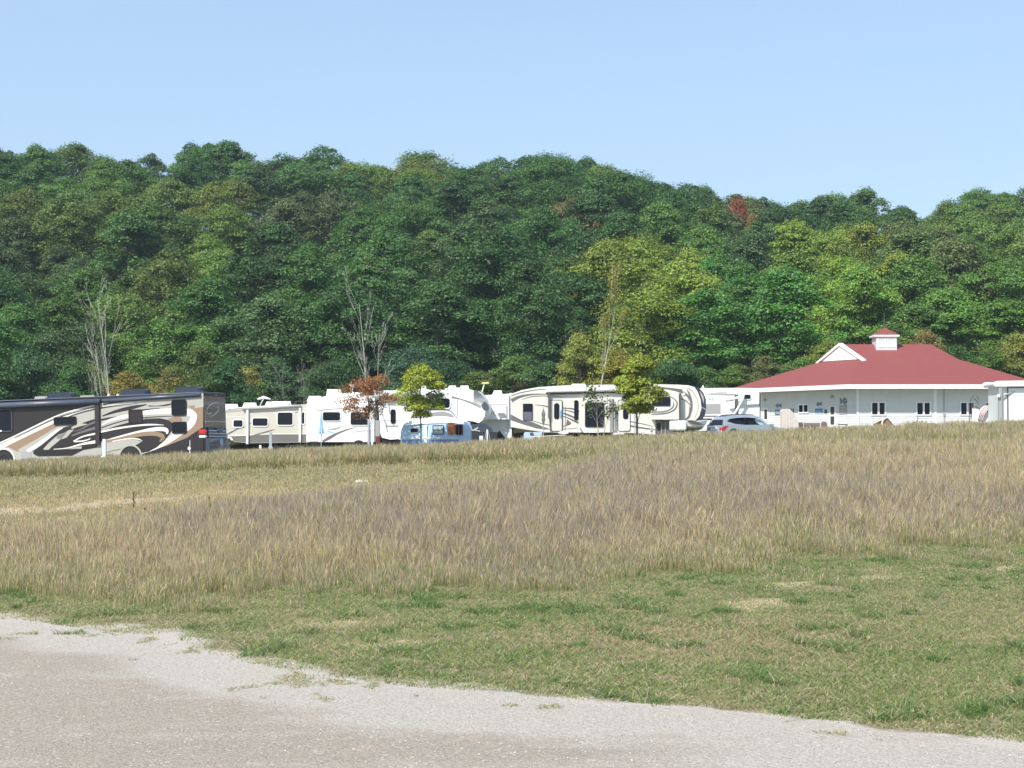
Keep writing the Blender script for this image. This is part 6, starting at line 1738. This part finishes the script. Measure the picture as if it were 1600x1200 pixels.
# closed parasols
def parasol(px_, Y_, yt, yb, wt, m, lb):
    X_ = (px_ - 800) / F * Y_; z_ = g(X_, Y_); zf = lambda py: (HZ - py) / F * Y_ + CH - z_
    root = empty('closed_parasol', (X_, Y_, z_), lb, 'parasol', 'closed parasols')
    MB().tube([(0, 0, 0), (0, 0, zf(yt) + .05)], .025, M_POSTG, 8).build('pole', root)
    b = MB(); w = wt / F * Y_
    n = 16; rings = [(yt, .12), (yt + (yb - yt) * .3, .32), (yt + (yb - yt) * .62, .42), (yt + (yb - yt) * .8, .75), (yb - 1.0, 1.0), (yb, .9)] if wt > 8 else [(yt, .08), (yt + (yb - yt) * .35, 1.0), (yt + (yb - yt) * .5, .7), (yt + (yb - yt) * .65, .95), (yb, .3)]
    vs = []
    for py_, f in rings:
        for k in range(n):
            a = 2 * math.pi * k / n; rr_ = w / 2 * f * (1 if k % 2 else .7); vs.append((rr_ * math.cos(a), rr_ * math.sin(a), zf(py_)))
    b.add(vs, [(j * n + k, j * n + (k + 1) % n, (j + 1) * n + (k + 1) % n, (j + 1) * n + k) for j in range(len(rings) - 1) for k in range(n)] + [tuple(range(n - 1, -1, -1)), tuple(range((len(rings) - 1) * n, len(rings) * n))], m)
    b.build('canopy', root)
    return root
p = parasol(502, 120, 645, 677.5, 11.5, M_BLUEW, 'closed light blue parasol before the white trailer')
MB().cyl((0, 0, 0), .25, .08, (0, 0, 1), M_POSTG, 16).build('base', p)
p = parasol(849, 111, 638, 664, 7, mat('parasol_grey_green', (.17, .19, .17), .8, var=.1, scale=6), 'closed grey-green parasol before the tail of the cream trailer')
MB().cyl((0, 0, 0), .25, .08, (0, 0, 1), M_POSTG, 16).build('base', p)
# picnic table and blue box
V = Veh('picnic_table', 'pale-topped picnic table with a bench before the cream trailer', 'table', (828, 680, 109), (886, 677, 109))
for nm, q, yy in (('tabletop', (829, 680.5, 884, 682), (0, .8)), ('bench_seat', (818, 687.8, 856, 689), (-.5, -.25))):
    a, b, c, d = V.rect(*q); MB().box(a, b, yy[0], yy[1], c, d, M_IVORY).build(nm, V.root, bevel=.01)
for x_ in (838, 876):
    c_ = V.ps([(x_, 681.5), (x_ - 4, 696)]); c2 = V.ps([(x_, 681.5), (x_ + 3, 696)])
    MB().tube([(c_[0][0], .4, c_[0][1]), (c_[1][0], -.4, c_[1][1])], .04, M_WOOD, 6).build('leg', V.root)
    MB().tube([(c2[0][0], .4, c2[0][1]), (c2[1][0], 1.0, c2[1][1])], .04, M_WOOD, 6).build('leg', V.root)
V = Veh('storage_box', 'pale blue upright box behind the picnic table bench', 'box', (817, 680, 110.5), (846, 680, 110.5), level=True)
M_PB = mat('pale_blue_plastic', (.45, .56, .66), .5)
MB().prism(V.ps([(818.5, 694), (819.5, 677), (821, 675.8), (846, 675.8), (846, 694)]), 0, .6, M_PB).build('box', V.root, bevel=.03)
a, b, c, d = V.rect(828, 675.5, 833, 679.5, -.05); MB().box(a, b, -.12, 0, c, d, M_GREYD).build('latch', V.root, bevel=.03)
V = Veh('folding_grill', 'black folded grill lying level with a white cloth on it, before the cream trailer', 'grill', (846, 678, 111.5), (888, 677, 111.5))
a, b, c, d = V.rect(847, 676, 886, 679.2); MB().box(a, b, 0, .5, c, d, M_BLACK).build('body', V.root, bevel=.02)
MB().prism(V.ps([(872, 676.5), (876, 674), (884, 674), (888, 677), (880, 678)], -.05), -.05, .4, M_WHITE).build('cloth', V.root, bevel=.01)
for x_ in (850, 883):
    q = V.rect(x_, 679.2, x_ + 1, 694); MB().box(q[0], q[1], .1, .15, q[2], q[3], M_BLACK).build('leg', V.root)
for px_, lb in ((897, 'small white folding stool before the cream trailer, left of two'), (907, 'small white folding stool before the cream trailer, right of two')):
    root = empty('folding_stool', at_ground(px_, 106), lb, 'stool', 'white stools before the cream trailer')
    h_ = (HZ - 683) / F * 106 + CH - root.location.z
    MB().box(-.13, .13, -.15, .15, h_ - .04, h_, M_IVORY).build('seat', root, bevel=.01)
    for q in (-1, 1): MB().tube([(q * .13, 0, 0), (-q * .1, 0, h_ - .03)], .018, M_IVORY, 5).build('leg', root)
